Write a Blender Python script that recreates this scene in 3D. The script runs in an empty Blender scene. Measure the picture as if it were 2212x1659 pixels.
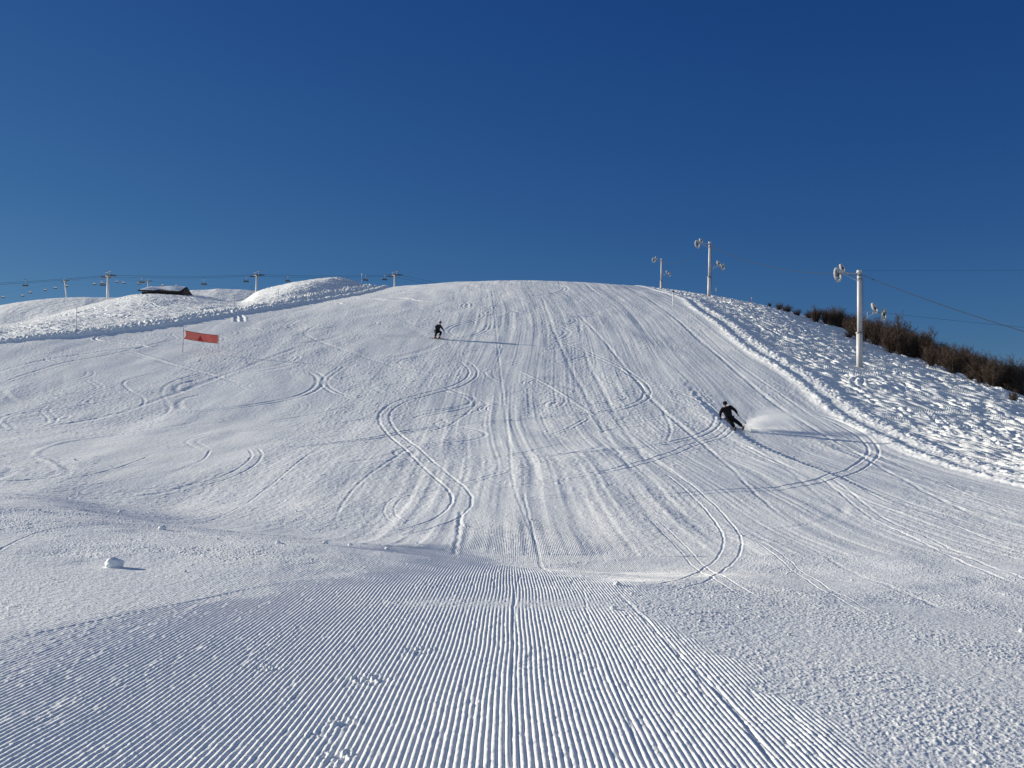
import bpy, bmesh, math, random, time
import numpy as np
from mathutils import Vector, Matrix, Quaternion
R = math.radians
sc = bpy.context.scene
T0 = time.time()

# ------------------------------------------------------------------ camera
PITCH = R(4.0); HFOV = R(52.0)
CX, CY = 1106.0, 829.5                       # centre of the photograph in survey pixels (2212 x 1659)
F = CX / math.tan(HFOV / 2)
cd = bpy.data.cameras.new("camera"); cam = bpy.data.objects.new("camera", cd)
sc.collection.objects.link(cam); sc.camera = cam
cam.location = (0, 0, 0); cam.rotation_euler = (R(90) + PITCH, 0, 0)
cd.angle = HFOV; cd.clip_start = 0.1; cd.clip_end = 20000

# ------------------------------------------------------------------ light
SUN_EL, SUN_AZ = R(15.6), R(-68.5)           # azimuth from +Y, negative = to the left
sdir = Vector((math.sin(SUN_AZ) * math.cos(SUN_EL), math.cos(SUN_AZ) * math.cos(SUN_EL), math.sin(SUN_EL)))
sl = bpy.data.lights.new("sun", 'SUN'); so = bpy.data.objects.new("sun", sl); sc.collection.objects.link(so)
sl.energy = 4.8; sl.angle = R(0.55); sl.color = (1.0, 0.93, 0.79)
so.rotation_euler = (-sdir).to_track_quat('-Z', 'Y').to_euler()
w = bpy.data.worlds.new("World"); sc.world = w; w.use_nodes = True
nt = w.node_tree; nt.nodes.clear()
sky = nt.nodes.new('ShaderNodeTexSky'); sky.sky_type = 'NISHITA'; sky.sun_disc = False
sky.sun_elevation = SUN_EL; sky.sun_rotation = SUN_AZ
sky.altitude = 2200; sky.air_density = 1.0; sky.dust_density = 0.15; sky.ozone_density = 4.0
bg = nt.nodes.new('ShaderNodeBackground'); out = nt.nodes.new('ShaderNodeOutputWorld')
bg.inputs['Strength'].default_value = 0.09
# deep winter blue: each channel of the sky gets its own contrast; pale fill light added to the sky behind the viewer to lift the shadows
sep = nt.nodes.new('ShaderNodeSeparateColor'); com = nt.nodes.new('ShaderNodeCombineColor'); nt.links.new(sky.outputs[0], sep.inputs[0])
for ch, (pw_, mu) in enumerate(((1.58, .228), (1.15, .36), (.68, .90))):
    a_ = nt.nodes.new('ShaderNodeMath'); a_.operation = 'POWER'; a_.inputs[1].default_value = pw_
    b_ = nt.nodes.new('ShaderNodeMath'); b_.operation = 'MULTIPLY'; b_.inputs[1].default_value = mu
    nt.links.new(sep.outputs[ch], a_.inputs[0]); nt.links.new(a_.outputs[0], b_.inputs[0]); nt.links.new(b_.outputs[0], com.inputs[ch])
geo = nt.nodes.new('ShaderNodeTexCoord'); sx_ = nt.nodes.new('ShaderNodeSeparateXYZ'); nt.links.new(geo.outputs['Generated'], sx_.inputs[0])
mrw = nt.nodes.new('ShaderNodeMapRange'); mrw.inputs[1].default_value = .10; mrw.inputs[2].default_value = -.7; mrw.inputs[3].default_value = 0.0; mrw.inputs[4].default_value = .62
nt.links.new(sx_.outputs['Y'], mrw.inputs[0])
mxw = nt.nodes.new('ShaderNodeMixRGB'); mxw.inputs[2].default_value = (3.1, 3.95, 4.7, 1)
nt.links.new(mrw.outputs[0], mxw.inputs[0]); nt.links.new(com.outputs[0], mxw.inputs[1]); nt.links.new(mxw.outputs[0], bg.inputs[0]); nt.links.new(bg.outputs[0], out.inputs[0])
vs = sc.view_settings; vs.view_transform = 'Standard'; vs.look = 'None'; vs.gamma = 1.0
vs.use_curve_mapping = False; vs.exposure = 0.34
sc.cycles.max_bounces = 8; sc.cycles.diffuse_bounces = 3; sc.cycles.volume_bounces = 6
sc.cycles.transparent_max_bounces = 8

# ------------------------------------------------------------------ helpers
def link(o, parent=None):
    sc.collection.objects.link(o)
    if parent is not None: o.parent = parent
    return o
def mesh_obj(name, verts, faces, mat=None, parent=None, smooth=False):
    me = bpy.data.meshes.new(name); me.from_pydata([tuple(v) for v in verts], [], faces); me.update()
    if mat: me.materials.append(mat)
    if smooth: me.polygons.foreach_set('use_smooth', [True] * len(me.polygons))
    return link(bpy.data.objects.new(name, me), parent)
def empty(name, loc, rz=0.0):
    o = bpy.data.objects.new(name, None); o.empty_display_size = 0.3
    o.location = loc; o.rotation_euler = (0, 0, rz); return link(o)
def tag(o, label=None, cat=None, group=None, kind=None):
    if label: o['label'] = label
    if cat: o['category'] = cat
    if group: o['group'] = group
    if kind: o['kind'] = kind
    return o
def copy_tree(o, parent=None):
    c = o.copy(); sc.collection.objects.link(c); c.parent = parent
    for ch in list(o.children): copy_tree(ch, c)
    return c
class MB:
    """collects simple shapes into one mesh"""
    def __init__(s): s.v = []; s.f = []
    def box(s, c, d, rot=None):
        n = len(s.v)
        for k in range(8):
            p = Vector(((k & 1) - .5, ((k >> 1) & 1) - .5, ((k >> 2) & 1) - .5))
            p = Vector((p.x * d[0], p.y * d[1], p.z * d[2]))
            if rot: p = rot @ p
            s.v.append(Vector(c) + p)
        s.f += [[n + i for i in q] for q in ((0, 2, 3, 1), (4, 5, 7, 6), (0, 1, 5, 4), (2, 6, 7, 3), (0, 4, 6, 2), (1, 3, 7, 5))]
        return s
    def bar(s, a, b, r0, r1=None, n=8):
        a = Vector(a); b = Vector(b); r1 = r0 if r1 is None else r1
        d = (b - a).normalized(); q = d.to_track_quat('Z', 'Y'); m = len(s.v)
        for (p, r) in ((a, r0), (b, r1)):
            for i in range(n):
                t = 2 * math.pi * i / n
                s.v.append(p + q @ Vector((r * math.cos(t), r * math.sin(t), 0)))
        for i in range(n):
            j = (i + 1) % n; s.f.append([m + i, m + j, m + n + j, m + n + i])
        s.f.append([m + i for i in range(n)][::-1]); s.f.append([m + n + i for i in range(n)])
        return s
    def tube(s, pts, rad, n=6):
        pts = [Vector(p) for p in pts]; m = len(s.v)
        if not hasattr(rad, '__len__'): rad = [rad] * len(pts)
        for k, p in enumerate(pts):
            d = (pts[min(k + 1, len(pts) - 1)] - pts[max(k - 1, 0)]).normalized()
            up = Vector((0, 0, 1)) if abs(d.z) < .9 else Vector((0, 1, 0))
            x = d.cross(up).normalized(); y = d.cross(x)
            for i in range(n):
                t = 2 * math.pi * i / n
                s.v.append(p + x * (rad[k] * math.cos(t)) + y * (rad[k] * math.sin(t)))
        for k in range(len(pts) - 1):
            for i in range(n):
                j = (i + 1) % n
                s.f.append([m + k * n + i, m + k * n + j, m + (k + 1) * n + j, m + (k + 1) * n + i])
        s.f.append([m + i for i in range(n)][::-1]); s.f.append([m + (len(pts) - 1) * n + i for i in range(n)])
        return s
    def ring(s, c, axis, r, t, h, n=28):
        """rim of a wheel: radius r, radial thickness t, width h along axis"""
        q = Vector(axis).normalized().to_track_quat('Z', 'Y'); m = len(s.v); c = Vector(c)
        for i in range(n):
            a = 2 * math.pi * i / n
            for (rr, hh) in ((r, h / 2), (r, -h / 2), (r - t, -h / 2), (r - t, h / 2)):
                s.v.append(c + q @ Vector((rr * math.cos(a), rr * math.sin(a), hh)))
        for i in range(n):
            j = (i + 1) % n
            for k in range(4):
                l = (k + 1) % 4
                s.f.append([m + 4 * i + k, m + 4 * i + l, m + 4 * j + l, m + 4 * j + k])
        return s
    def ball(s, c, r, nu=12, nv=8, rot=None):
        m = len(s.v); c = Vector(c); r = Vector(r) if hasattr(r, '__len__') else Vector((r, r, r))
        for j in range(nv + 1):
            th = math.pi * j / nv
            for i in range(nu):
                ph = 2 * math.pi * i / nu
                p = Vector((r.x * math.sin(th) * math.cos(ph), r.y * math.sin(th) * math.sin(ph), r.z * math.cos(th)))
                if rot: p = rot @ p
                s.v.append(c + p)
        for j in range(nv):
            for i in range(nu):
                k = (i + 1) % nu
                s.f.append([m + j * nu + i, m + (j + 1) * nu + i, m + (j + 1) * nu + k, m + j * nu + k])
        return s
    def build(s, name, mat, parent=None, smooth=False):
        o = mesh_obj(name, s.v, s.f, mat, parent, smooth)
        return o

def mat_simple(name, col, rough=0.6, metal=0.0, var=0.12, scale=6.0, bump=0.0, spec=0.5):
    m = bpy.data.materials.new(name); m.use_nodes = True; n = m.node_tree; b = n.nodes['Principled BSDF']
    b.inputs['Roughness'].default_value = rough; b.inputs['Metallic'].default_value = metal
    b.inputs['Specular IOR Level'].default_value = spec
    tc = n.nodes.new('ShaderNodeTexCoord'); no = n.nodes.new('ShaderNodeTexNoise'); no.inputs['Scale'].default_value = scale
    no.inputs['Detail'].default_value = 4
    cr = n.nodes.new('ShaderNodeValToRGB')
    cr.color_ramp.elements[0].position = .3; cr.color_ramp.elements[1].position = .7
    cr.color_ramp.elements[0].color = tuple(max(0, c * (1 - var)) for c in col) + (1,)
    cr.color_ramp.elements[1].color = tuple(min(1, c * (1 + var)) for c in col) + (1,)
    n.links.new(tc.outputs['Object'], no.inputs['Vector']); n.links.new(no.outputs[0], cr.inputs[0])
    n.links.new(cr.outputs[0], b.inputs['Base Color'])
    if bump:
        bp = n.nodes.new('ShaderNodeBump'); bp.inputs['Distance'].default_value = bump
        n.links.new(no.outputs[0], bp.inputs['Height']); n.links.new(bp.outputs[0], b.inputs['Normal'])
    return m
M = {}
M['mast'] = mat_simple('galvanised_paint', (.62, .60, .58), .55, .0, .06, 1.2)
M['steel'] = mat_simple('grey_steel', (.20, .21, .22), .5, .3, .25, 3)
M['dark_steel'] = mat_simple('dark_steel', (.07, .075, .08), .5, .3, .3, 4)
M['frost'] = mat_simple('frosted_rim', (.55, .55, .54), .7, 0, .35, 5)
M['cable'] = mat_simple('cable_steel', (.010, .012, .015), .8, .0, .2, 2)
M['black_cloth'] = mat_simple('black_cloth', (.010, .010, .012), .85, 0, .3, 14, .01, .2)
M['dark_cloth'] = mat_simple('charcoal_cloth', (.022, .022, .028), .85, 0, .3, 14, .01, .2)
M['grey_cloth'] = mat_simple('grey_sleeve_cloth', (.06, .062, .075), .85, 0, .3, 14, .01, .2)
M['skin'] = mat_simple('skin', (.45, .20, .14), .6, 0, .08, 20)
M['boot'] = mat_simple('boot_shell_black', (.02, .02, .022), .35, 0, .1, 8)
M['red_boot'] = mat_simple('boot_shell_red', (.10, .012, .012), .35, 0, .1, 8)
M['ski'] = mat_simple('ski_topsheet', (.015, .016, .02), .4, 0, .2, 8)
M['white_plastic'] = mat_simple('white_plastic', (.75, .75, .74), .45, 0, .04, 8)
M['orange'] = mat_simple('red_marker_paint', (.45, .07, .03), .6, 0, .1, 8)
M['pole_white'] = mat_simple('white_pole_paint', (.8, .8, .78), .5, 0, .04, 8)
M['pole_grey'] = mat_simple('grey_pole', (.07, .07, .085), .5, .2, .1, 8)
M['twig'] = mat_simple('brown_twig', (.075, .046, .030), .9, 0, .45, 1.5)
M['bark'] = mat_simple('dark_bark', (.05, .035, .028), .9, 0, .3, 3)
M['birch'] = mat_simple('birch_bark', (.24, .20, .17), .9, 0, .4, 5)
M['wood'] = mat_simple('weathered_wood', (.035, .028, .024), .85, 0, .3, 3, .02)

def snow_material(name, col, b1, s1, b2, s2):
    m = bpy.data.materials.new(name); m.use_nodes = True; n = m.node_tree; b = n.nodes['Principled BSDF']
    b.inputs['Roughness'].default_value = .75; b.inputs['Specular IOR Level'].default_value = .25
    tc = n.nodes.new('ShaderNodeTexCoord')
    big = n.nodes.new('ShaderNodeTexNoise'); big.inputs['Scale'].default_value = .35; big.inputs['Detail'].default_value = 5
    cr = n.nodes.new('ShaderNodeValToRGB'); cr.color_ramp.elements[0].position = .35; cr.color_ramp.elements[1].position = .65
    cr.color_ramp.elements[0].color = (col[0] * .96, col[1] * .97, col[2], 1); cr.color_ramp.elements[1].color = tuple(col) + (1,)
    n.links.new(tc.outputs['Object'], big.inputs['Vector']); n.links.new(big.outputs[0], cr.inputs[0])
    n.links.new(cr.outputs[0], b.inputs['Base Color'])
    prev = None
    for (dist, scale) in ((b1, s1), (b2, s2)):
        no = n.nodes.new('ShaderNodeTexNoise'); no.inputs['Scale'].default_value = scale; no.inputs['Detail'].default_value = 3
        n.links.new(tc.outputs['Object'], no.inputs['Vector'])
        bp = n.nodes.new('ShaderNodeBump'); bp.inputs['Distance'].default_value = dist; bp.inputs['Strength'].default_value = 1
        n.links.new(no.outputs[0], bp.inputs['Height'])
        if prev: n.links.new(prev.outputs[0], bp.inputs['Normal'])
        prev = bp
    n.links.new(prev.outputs[0], b.inputs['Normal'])
    return m
M['snow'] = snow_material('snow', (.915, .925, .905), .014, 12.0, .005, 42.0)
M['hill_snow'] = snow_material('hill_snow', (.915, .925, .905), .5, .35, .12, 2.0)

# ------------------------------------------------------------------ survey: projection and terrain tables
cp, sp_ = math.cos(PITCH), math.sin(PITCH)
def z_of(v, Y): return Y * np.tan(PITCH + np.arctan((CY - np.asarray(v, float)) / F))
def pt(u, v, Y):
    """world point seen at survey pixel (u, v) at distance Y"""
    Z = float(z_of(v, Y)); return Vector(((u - CX) / F * (Y * cp + Z * sp_), Y, Z))
def proj(X, Y, Z):
    d = Y * cp + Z * sp_; h = -Y * sp_ + Z * cp
    return CX + F * X / d, CY - F * h / d
def pchip(x, y, xi):
    x = np.asarray(x, float); y = np.asarray(y, float); h = np.diff(x); dl = np.diff(y, axis=0)
    hh = h.reshape((-1,) + (1,) * (y.ndim - 1)); dl = dl / hh
    d = np.zeros_like(y)
    a, b_ = dl[:-1], dl[1:]; w1 = 2 * hh[1:] + hh[:-1]; w2 = hh[1:] + 2 * hh[:-1]
    with np.errstate(divide='ignore', invalid='ignore'):
        hm = (w1 + w2) / (w1 / a + w2 / b_)
    d[1:-1] = np.where(a * b_ > 0, hm, 0); d[0] = dl[0]; d[-1] = dl[-1]
    xi = np.clip(xi, x[0], x[-1]); k = np.clip(np.searchsorted(x, xi) - 1, 0, len(x) - 2)
    sh = (-1,) + (1,) * (y.ndim - 1)
    t = ((xi - x[k]) / h[k]).reshape(sh); hk = h[k].reshape(sh)
    return (y[k] * (1 + 2 * t) * (1 - t) ** 2 + d[k] * hk * t * (1 - t) ** 2 + y[k + 1] * t * t * (3 - 2 * t) + d[k + 1] * hk * t * t * (t - 1))
def sstep(a, b, x):
    t = np.clip((x - a) / (b - a), 0, 1); return t * t * (3 - 2 * t)

NU = [-500, 0, 400, 800, 1106, 1400, 1700, 2212, 2700]          # foreground and piste heights, metres relative to the lens
NY = [2.0, 6, 10, 14, 17, 20, 25, 32, 40, 50, 58, 75, 90, 105, 120, 135, 150, 165, 185, 210, 260, 330]
NZ = [[-1.52,-1.54,-1.6,-1.6,-1.6,-1.6,-1.62,-1.68,-1.75],
 [-1.50,-1.53,-1.57,-1.6,-1.6,-1.62,-1.66,-1.75,-1.85],
 [-1.36,-1.45,-1.50,-1.55,-1.6,-1.64,-1.72,-1.85,-2.0],
 [-1.12,-1.27,-1.40,-1.5,-1.6,-1.70,-1.84,-2.05,-2.2],
 [-.98,-1.12,-1.29,-1.54,-1.74,-1.86,-1.97,-2.12,-2.3],
 [-.82,-.95,-1.32,-1.76,-1.98,-2.06,-2.08,-2.12,-2.3],
 [-.78,-.86,-1.54,-1.86,-1.90,-1.93,-1.93,-2.0,-2.1],
 [-1.0,-1.08,-1.45,-1.42,-1.36,-1.38,-1.42,-1.5,-1.6],
 [-.2,-.28,-.45,-.45,-.42,-.45,-.55,-.75,-.9],
 [.8,.75,.75,.7,.65,.6,.45,.3,.1]]
for z in (1.75, 5.8, 10.1, 14.5, 18.6, 22.2, 25.4, 27.95, 30.9, 33.6, 36.5, 37): NZ.append([z] * 9)
LU = [-400, -100, 0, 100, 165, 235, 320, 410, 450, 510, 555, 600, 640, 740, 800, 850]     # off-piste mounds on the left, as sight lines
LY = [85, 100, 115, 130, 145, 158, 172, 190, 225, 300]
LV = [[778, 772, 771, 770, 769, 768, 768, 768, 768, 768, 768, 768, 768, 768, 768, 768], [735, 718, 715, 705, 701, 698, 694, 692, 691, 690, 690, 690, 690, 692, 694, 695], [728, 708, 704, 691, 683, 677, 671, 668, 667, 667, 664, 660, 655, 648, 648, 651], [720, 705, 703, 686, 671, 656, 645, 650, 653, 657, 641, 630, 621, 611, 614, 625], [715, 704, 702, 684, 667, 650, 636, 641, 647, 655, 631, 620, 611, 602, 608, 619], [712, 703, 702, 683, 665, 648, 634, 637, 643, 653, 629, 618, 609, 600, 606, 617], [713, 704, 703, 684, 666, 649, 635, 638, 644, 654, 630, 619, 610, 601, 607, 618], [721, 712, 711, 692, 674, 657, 643, 646, 652, 662, 638, 627, 618, 609, 615, 626], [757, 748, 747, 728, 710, 693, 679, 682, 688, 698, 674, 663, 654, 645, 651, 662], [902, 893, 892, 873, 855, 838, 824, 827, 833, 843, 819, 808, 799, 790, 796, 807]]
XLY = [60, 75, 88, 92.5, 99, 109, 120, 133, 150, 165, 330]              # left edge of the piste
XLX = [-95, -66, -43.5, -37.2, -31, -26.2, -22.3, -18.2, -17.5, -19.5, -22]
LA, NLA, NLY = (-2.6, 2.6), 1301, 1400
LY0, LY1 = math.log(2.0), math.log(330.0)
def build_lookup():
    a = np.linspace(LA[0], LA[1], NLA); Y = np.exp(np.linspace(LY0, LY1, NLY))
    uu = CX + F * a                                                     # near enough to the pixel column
    t1 = pchip(np.log(NY), np.array(NZ), np.log(Y))                     # (NLY, 9)
    main = pchip(NU, t1.T, uu).T
    lz = z_of(np.array(LV, float), np.array(LY, float)[:, None])
    l1 = pchip(LY, lz, Y); left = pchip(LU, l1.T, uu).T
    X = a[None, :] * Y[:, None]; YY = Y[:, None] + 0 * X
    main = main - 1.15 * ((np.clip(X, -22, 21) - 1.0) / 20.0) ** 2 * sstep(90, 150, YY) * (np.abs(X) < 60) - 3.0 * sstep(60, 160, np.abs(X)) * sstep(90, 150, YY) * 2
    Xr = np.maximum(X - 19.0, 0)
    gain = np.interp(YY, [30, 60, 76, 94, 112, 132, 165, 210], [.30, .38, .44, .66, .78, .72, .66, .7])
    drop = gain * np.interp(Xr, [0, 2, 6, 11, 18, 20], [0, .1, .75, 1.9, 3.9, 4.5]) + np.interp(Xr, [0, 18, 21, 25, 41, 61, 120, 400], [0, 0, .7, 3.2, 14, 22, 28, 30])
    drop = np.where(X > 12, drop + .35 * sstep(8, 20, X) * sstep(30, 45, YY) * (1 - sstep(60, 80, YY)), 0)
    main = main - drop * sstep(12, 30, YY)
    xl = pchip(XLY, XLX, Y)[:, None]
    k = sstep(0.5, 9.0, xl - X) * sstep(80, 90, YY)
    return main * (1 - k) + left * k
LOOK = build_lookup()
def smooth1(A, n, ax):
    for _ in range(n):
        A = .25 * np.roll(A, 1, ax) + .5 * A + .25 * np.roll(A, -1, ax) if False else A
    return A
def base_z(X, Y):
    X = np.asarray(X, float); Y = np.asarray(Y, float); Yc = np.clip(Y, 2.0001, 329.9)
    a = np.clip(X / Yc, LA[0], LA[1] - 1e-6)
    fi = (a - LA[0]) / (LA[1] - LA[0]) * (NLA - 1); fj = (np.log(Yc) - LY0) / (LY1 - LY0) * (NLY - 1)
    i = np.clip(fi.astype(int), 0, NLA - 2); j = np.clip(fj.astype(int), 0, NLY - 2); s = fi - i; t = fj - j
    return (LOOK[j, i] * (1 - s) * (1 - t) + LOOK[j, i + 1] * s * (1 - t) + LOOK[j + 1, i] * (1 - s) * t + LOOK[j + 1, i + 1] * s * t)
def bz(x, y): return float(base_z(np.array([x]), np.array([y]))[0])
_YS = np.exp(np.linspace(math.log(3.0), math.log(320), 4000))
def hit(u, v):
    """ground point seen at survey pixel (u, v)"""
    X = (u - CX) / F * _YS * 1.0
    for _ in range(2):
        Z = base_z(X, _YS); X = (u - CX) / F * (_YS * cp + Z * sp_)
    Z = base_z(X, _YS); vv = CY - F * (-_YS * sp_ + Z * cp) / (_YS * cp + Z * sp_)
    k = np.nonzero(vv <= v)[0]; k = k[0] if len(k) else len(_YS) - 1
    return Vector((X[k], _YS[k], Z[k]))

# ------------------------------------------------------------------ noise
_rng = np.random.RandomState(7)
_TAB = [_rng.rand(256, 256).astype(np.float32) * 2 - 1 for _ in range(12)]
def vn(x, y, s=0):
    x = np.asarray(x, np.float32); y = np.asarray(y, np.float32)
    T = _TAB[s % 12]; ix = np.floor(x); iy = np.floor(y); fx = x - ix; fy = y - iy
    ix = ix.astype(np.int32) & 255; iy = iy.astype(np.int32) & 255; jx = (ix + 1) & 255; jy = (iy + 1) & 255
    fx = fx * fx * (3 - 2 * fx); fy = fy * fy * (3 - 2 * fy)
    a = T[ix, iy]; a = a + (T[jx, iy] - a) * fx; b = T[ix, jy]; b = b + (T[jx, jy] - b) * fx
    return a + (b - a) * fy
def fbm(x, y, o=3, s=0, g=.5):
    r = 0; amp = 1.0; c, n = .8, .6
    for k in range(o):
        r = r + amp * vn(x, y, s + k); x, y = (x * c - y * n) * 2.03 + 17.3, (x * n + y * c) * 2.03 - 9.1; amp *= g
    return r

# ------------------------------------------------------------------ the slope: one dense sheet of ground
def cols():
    inner = np.arange(-130, 2342.1, 1.12)
    l = inner[0] - np.cumsum(1.12 * 1.06 ** np.arange(1, 92)); r = inner[-1] + np.cumsum(1.12 * 1.06 ** np.arange(1, 92))
    a = np.concatenate([l[::-1], inner, r]); a = (a - CX) / F
    return a[(a > -2.59) & (a < 2.59)]
def rows():
    return np.concatenate([np.linspace(2.1, 4.9, 24)[:-1], np.exp(np.linspace(math.log(4.9), math.log(22), 620))[:-1],
                           np.exp(np.linspace(math.log(22), math.log(58), 640))[:-1],
                           np.exp(np.linspace(math.log(58), math.log(175), 720))[:-1], np.linspace(175, 329, 60)])
A_ = cols(); Y_ = rows(); NC, NR = len(A_), len(Y_)
GX = (A_[None, :] * Y_[:, None]).astype(np.float32); GY = np.repeat(Y_.astype(np.float32)[:, None], NC, 1)
Z0 = base_z(GX, GY)
H = np.zeros_like(GX)
XLr = pchip(XLY, XLX, Y_).astype(np.float32)[:, None]
XR = (19.4 + .35 * np.sin(Y_ / 9.0) + .2 * np.sin(Y_ / 3.7)).astype(np.float32)[:, None]
inside = sstep(-.3, .6, GX - XLr * np.ones_like(GX)) * sstep(-.3, .6, XR - GX)          # 1 on the groomed piste
inside = np.where(GY < 60, sstep(-.3, .6, XR - GX), inside).astype(np.float32)

def rowsel(y0, y1):
    j0 = int(np.searchsorted(Y_, y0)); j1 = int(np.searchsorted(Y_, y1)); return slice(j0, max(j1, j0 + 1))
_dist = np.full_like(GX, 1e9)
def path_field(P, rad, fn, step=None):
    """P: list of (x, y); within rad of the path add fn(signed lateral distance, x, y, s along 0..1)"""
    P = np.array([(p[0], p[1]) for p in P], float)
    if len(P) > 2:                                                       # smooth through the points
        t = np.concatenate([[0], np.cumsum(np.hypot(*np.diff(P, axis=0).T) + 1e-6)])
        n = int(max(12, min(160, t[-1] / .45))); ti = np.linspace(0, t[-1], n)
        m = np.zeros_like(P); m[1:-1] = (P[2:] - P[:-2]) / (t[2:] - t[:-2])[:, None]; m[0] = (P[1] - P[0]) / (t[1] - t[0]); m[-1] = (P[-1] - P[-2]) / (t[-1] - t[-2])
        k = np.clip(np.searchsorted(t, ti) - 1, 0, len(t) - 2); h = (t[k + 1] - t[k])[:, None]; s = ((ti - t[k]) / (t[k + 1] - t[k]))[:, None]
        P = (P[k] * (1 + 2 * s) * (1 - s) ** 2 + m[k] * h * s * (1 - s) ** 2 + P[k + 1] * s * s * (3 - 2 * s) + m[k + 1] * h * s * s * (s - 1))
    ymin, ymax = P[:, 1].min() - rad, P[:, 1].max() + rad
    if ymax < Y_[0] or ymin > Y_[-1]: return
    J0, J1 = max(0, int(np.searchsorted(Y_, ymin)) - 1), min(NR, int(np.searchsorted(Y_, ymax)) + 1)
    aa = [(x, y) for x, y in P]
    amin = min(min((x - rad) / max(y - rad, 2), (x - rad) / (y + rad)) for x, y in aa); amax = max(max((x + rad) / max(y - rad, 2), (x + rad) / (y + rad)) for x, y in aa)
    I0, I1 = max(0, int(np.searchsorted(A_, amin)) - 1), min(NC, int(np.searchsorted(A_, amax)) + 1)
    if J1 <= J0 or I1 <= I0: return
    D = np.full((J1 - J0, I1 - I0), 1e9, np.float32); S = np.zeros_like(D); Tt = np.zeros_like(D); n = len(P)
    for k in range(n - 1):
        x0, y0 = P[k]; x1, y1 = P[k + 1]
        j0 = max(J0, int(np.searchsorted(Y_, min(y0, y1) - rad))); j1 = min(J1, int(np.searchsorted(Y_, max(y0, y1) + rad)) + 1)
        yl, yh = max(min(y0, y1) - rad, 2), max(y0, y1) + rad; xl, xh = min(x0, x1) - rad, max(x0, x1) + rad
        i0 = max(I0, int(np.searchsorted(A_, min(xl / yl, xl / yh)))); i1 = min(I1, int(np.searchsorted(A_, max(xh / yl, xh / yh))) + 1)
        if j1 <= j0 or i1 <= i0: continue
        X = GX[j0:j1, i0:i1]; Y = GY[j0:j1, i0:i1]; dx, dy = x1 - x0, y1 - y0; L = dx * dx + dy * dy + 1e-9
        t = np.clip(((X - x0) * dx + (Y - y0) * dy) / L, 0, 1); ex = X - x0 - t * dx; ey = Y - y0 - t * dy; d = np.hypot(ex, ey)
        sg = np.sign(dx * ey - dy * ex); a = (slice(j0 - J0, j1 - J0), slice(i0 - I0, i1 - I0))
        m = d < D[a]; D[a] = np.where(m, d, D[a]); S[a] = np.where(m, sg, S[a]); Tt[a] = np.where(m, (k + t) / (n - 1), Tt[a])
    m = D < rad
    if not m.any(): return
    jj, ii = np.nonzero(m)
    X = GX[J0 + jj, I0 + ii]; Y = GY[J0 + jj, I0 + ii]
    H[J0 + jj, I0 + ii] += fn((D * S)[m], X, Y, Tt[m]).astype(np.float32)

def groove(depth, w, pair=0.0, berm=.3, fade=.08, ragged=.35, k=.37):
    w = .72 * w
    depth = depth * k
    def fn(s, X, Y, t):
        kk = np.clip(Y / 60, .42, 1.0)
        q = s if pair == 0 else np.abs(s) - pair / 2
        q = (q + .25 * w * vn(X * 2.3, Y * 2.3, 3)) / kk; e0 = kk
        e = e0 * (.75 + .5 * np.abs(vn(X * .35, Y * .35, 8))) * sstep(0, fade, t) * sstep(0, fade, 1 - t) * (1 + ragged * vn(X * 1.1, Y * 1.1, 5))
        return e * (-depth * np.exp(-(q / w) ** 2) + berm * depth * np.exp(-((np.abs(q) - 1.9 * w) / (.8 * w)) ** 2))
    return fn

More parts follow.
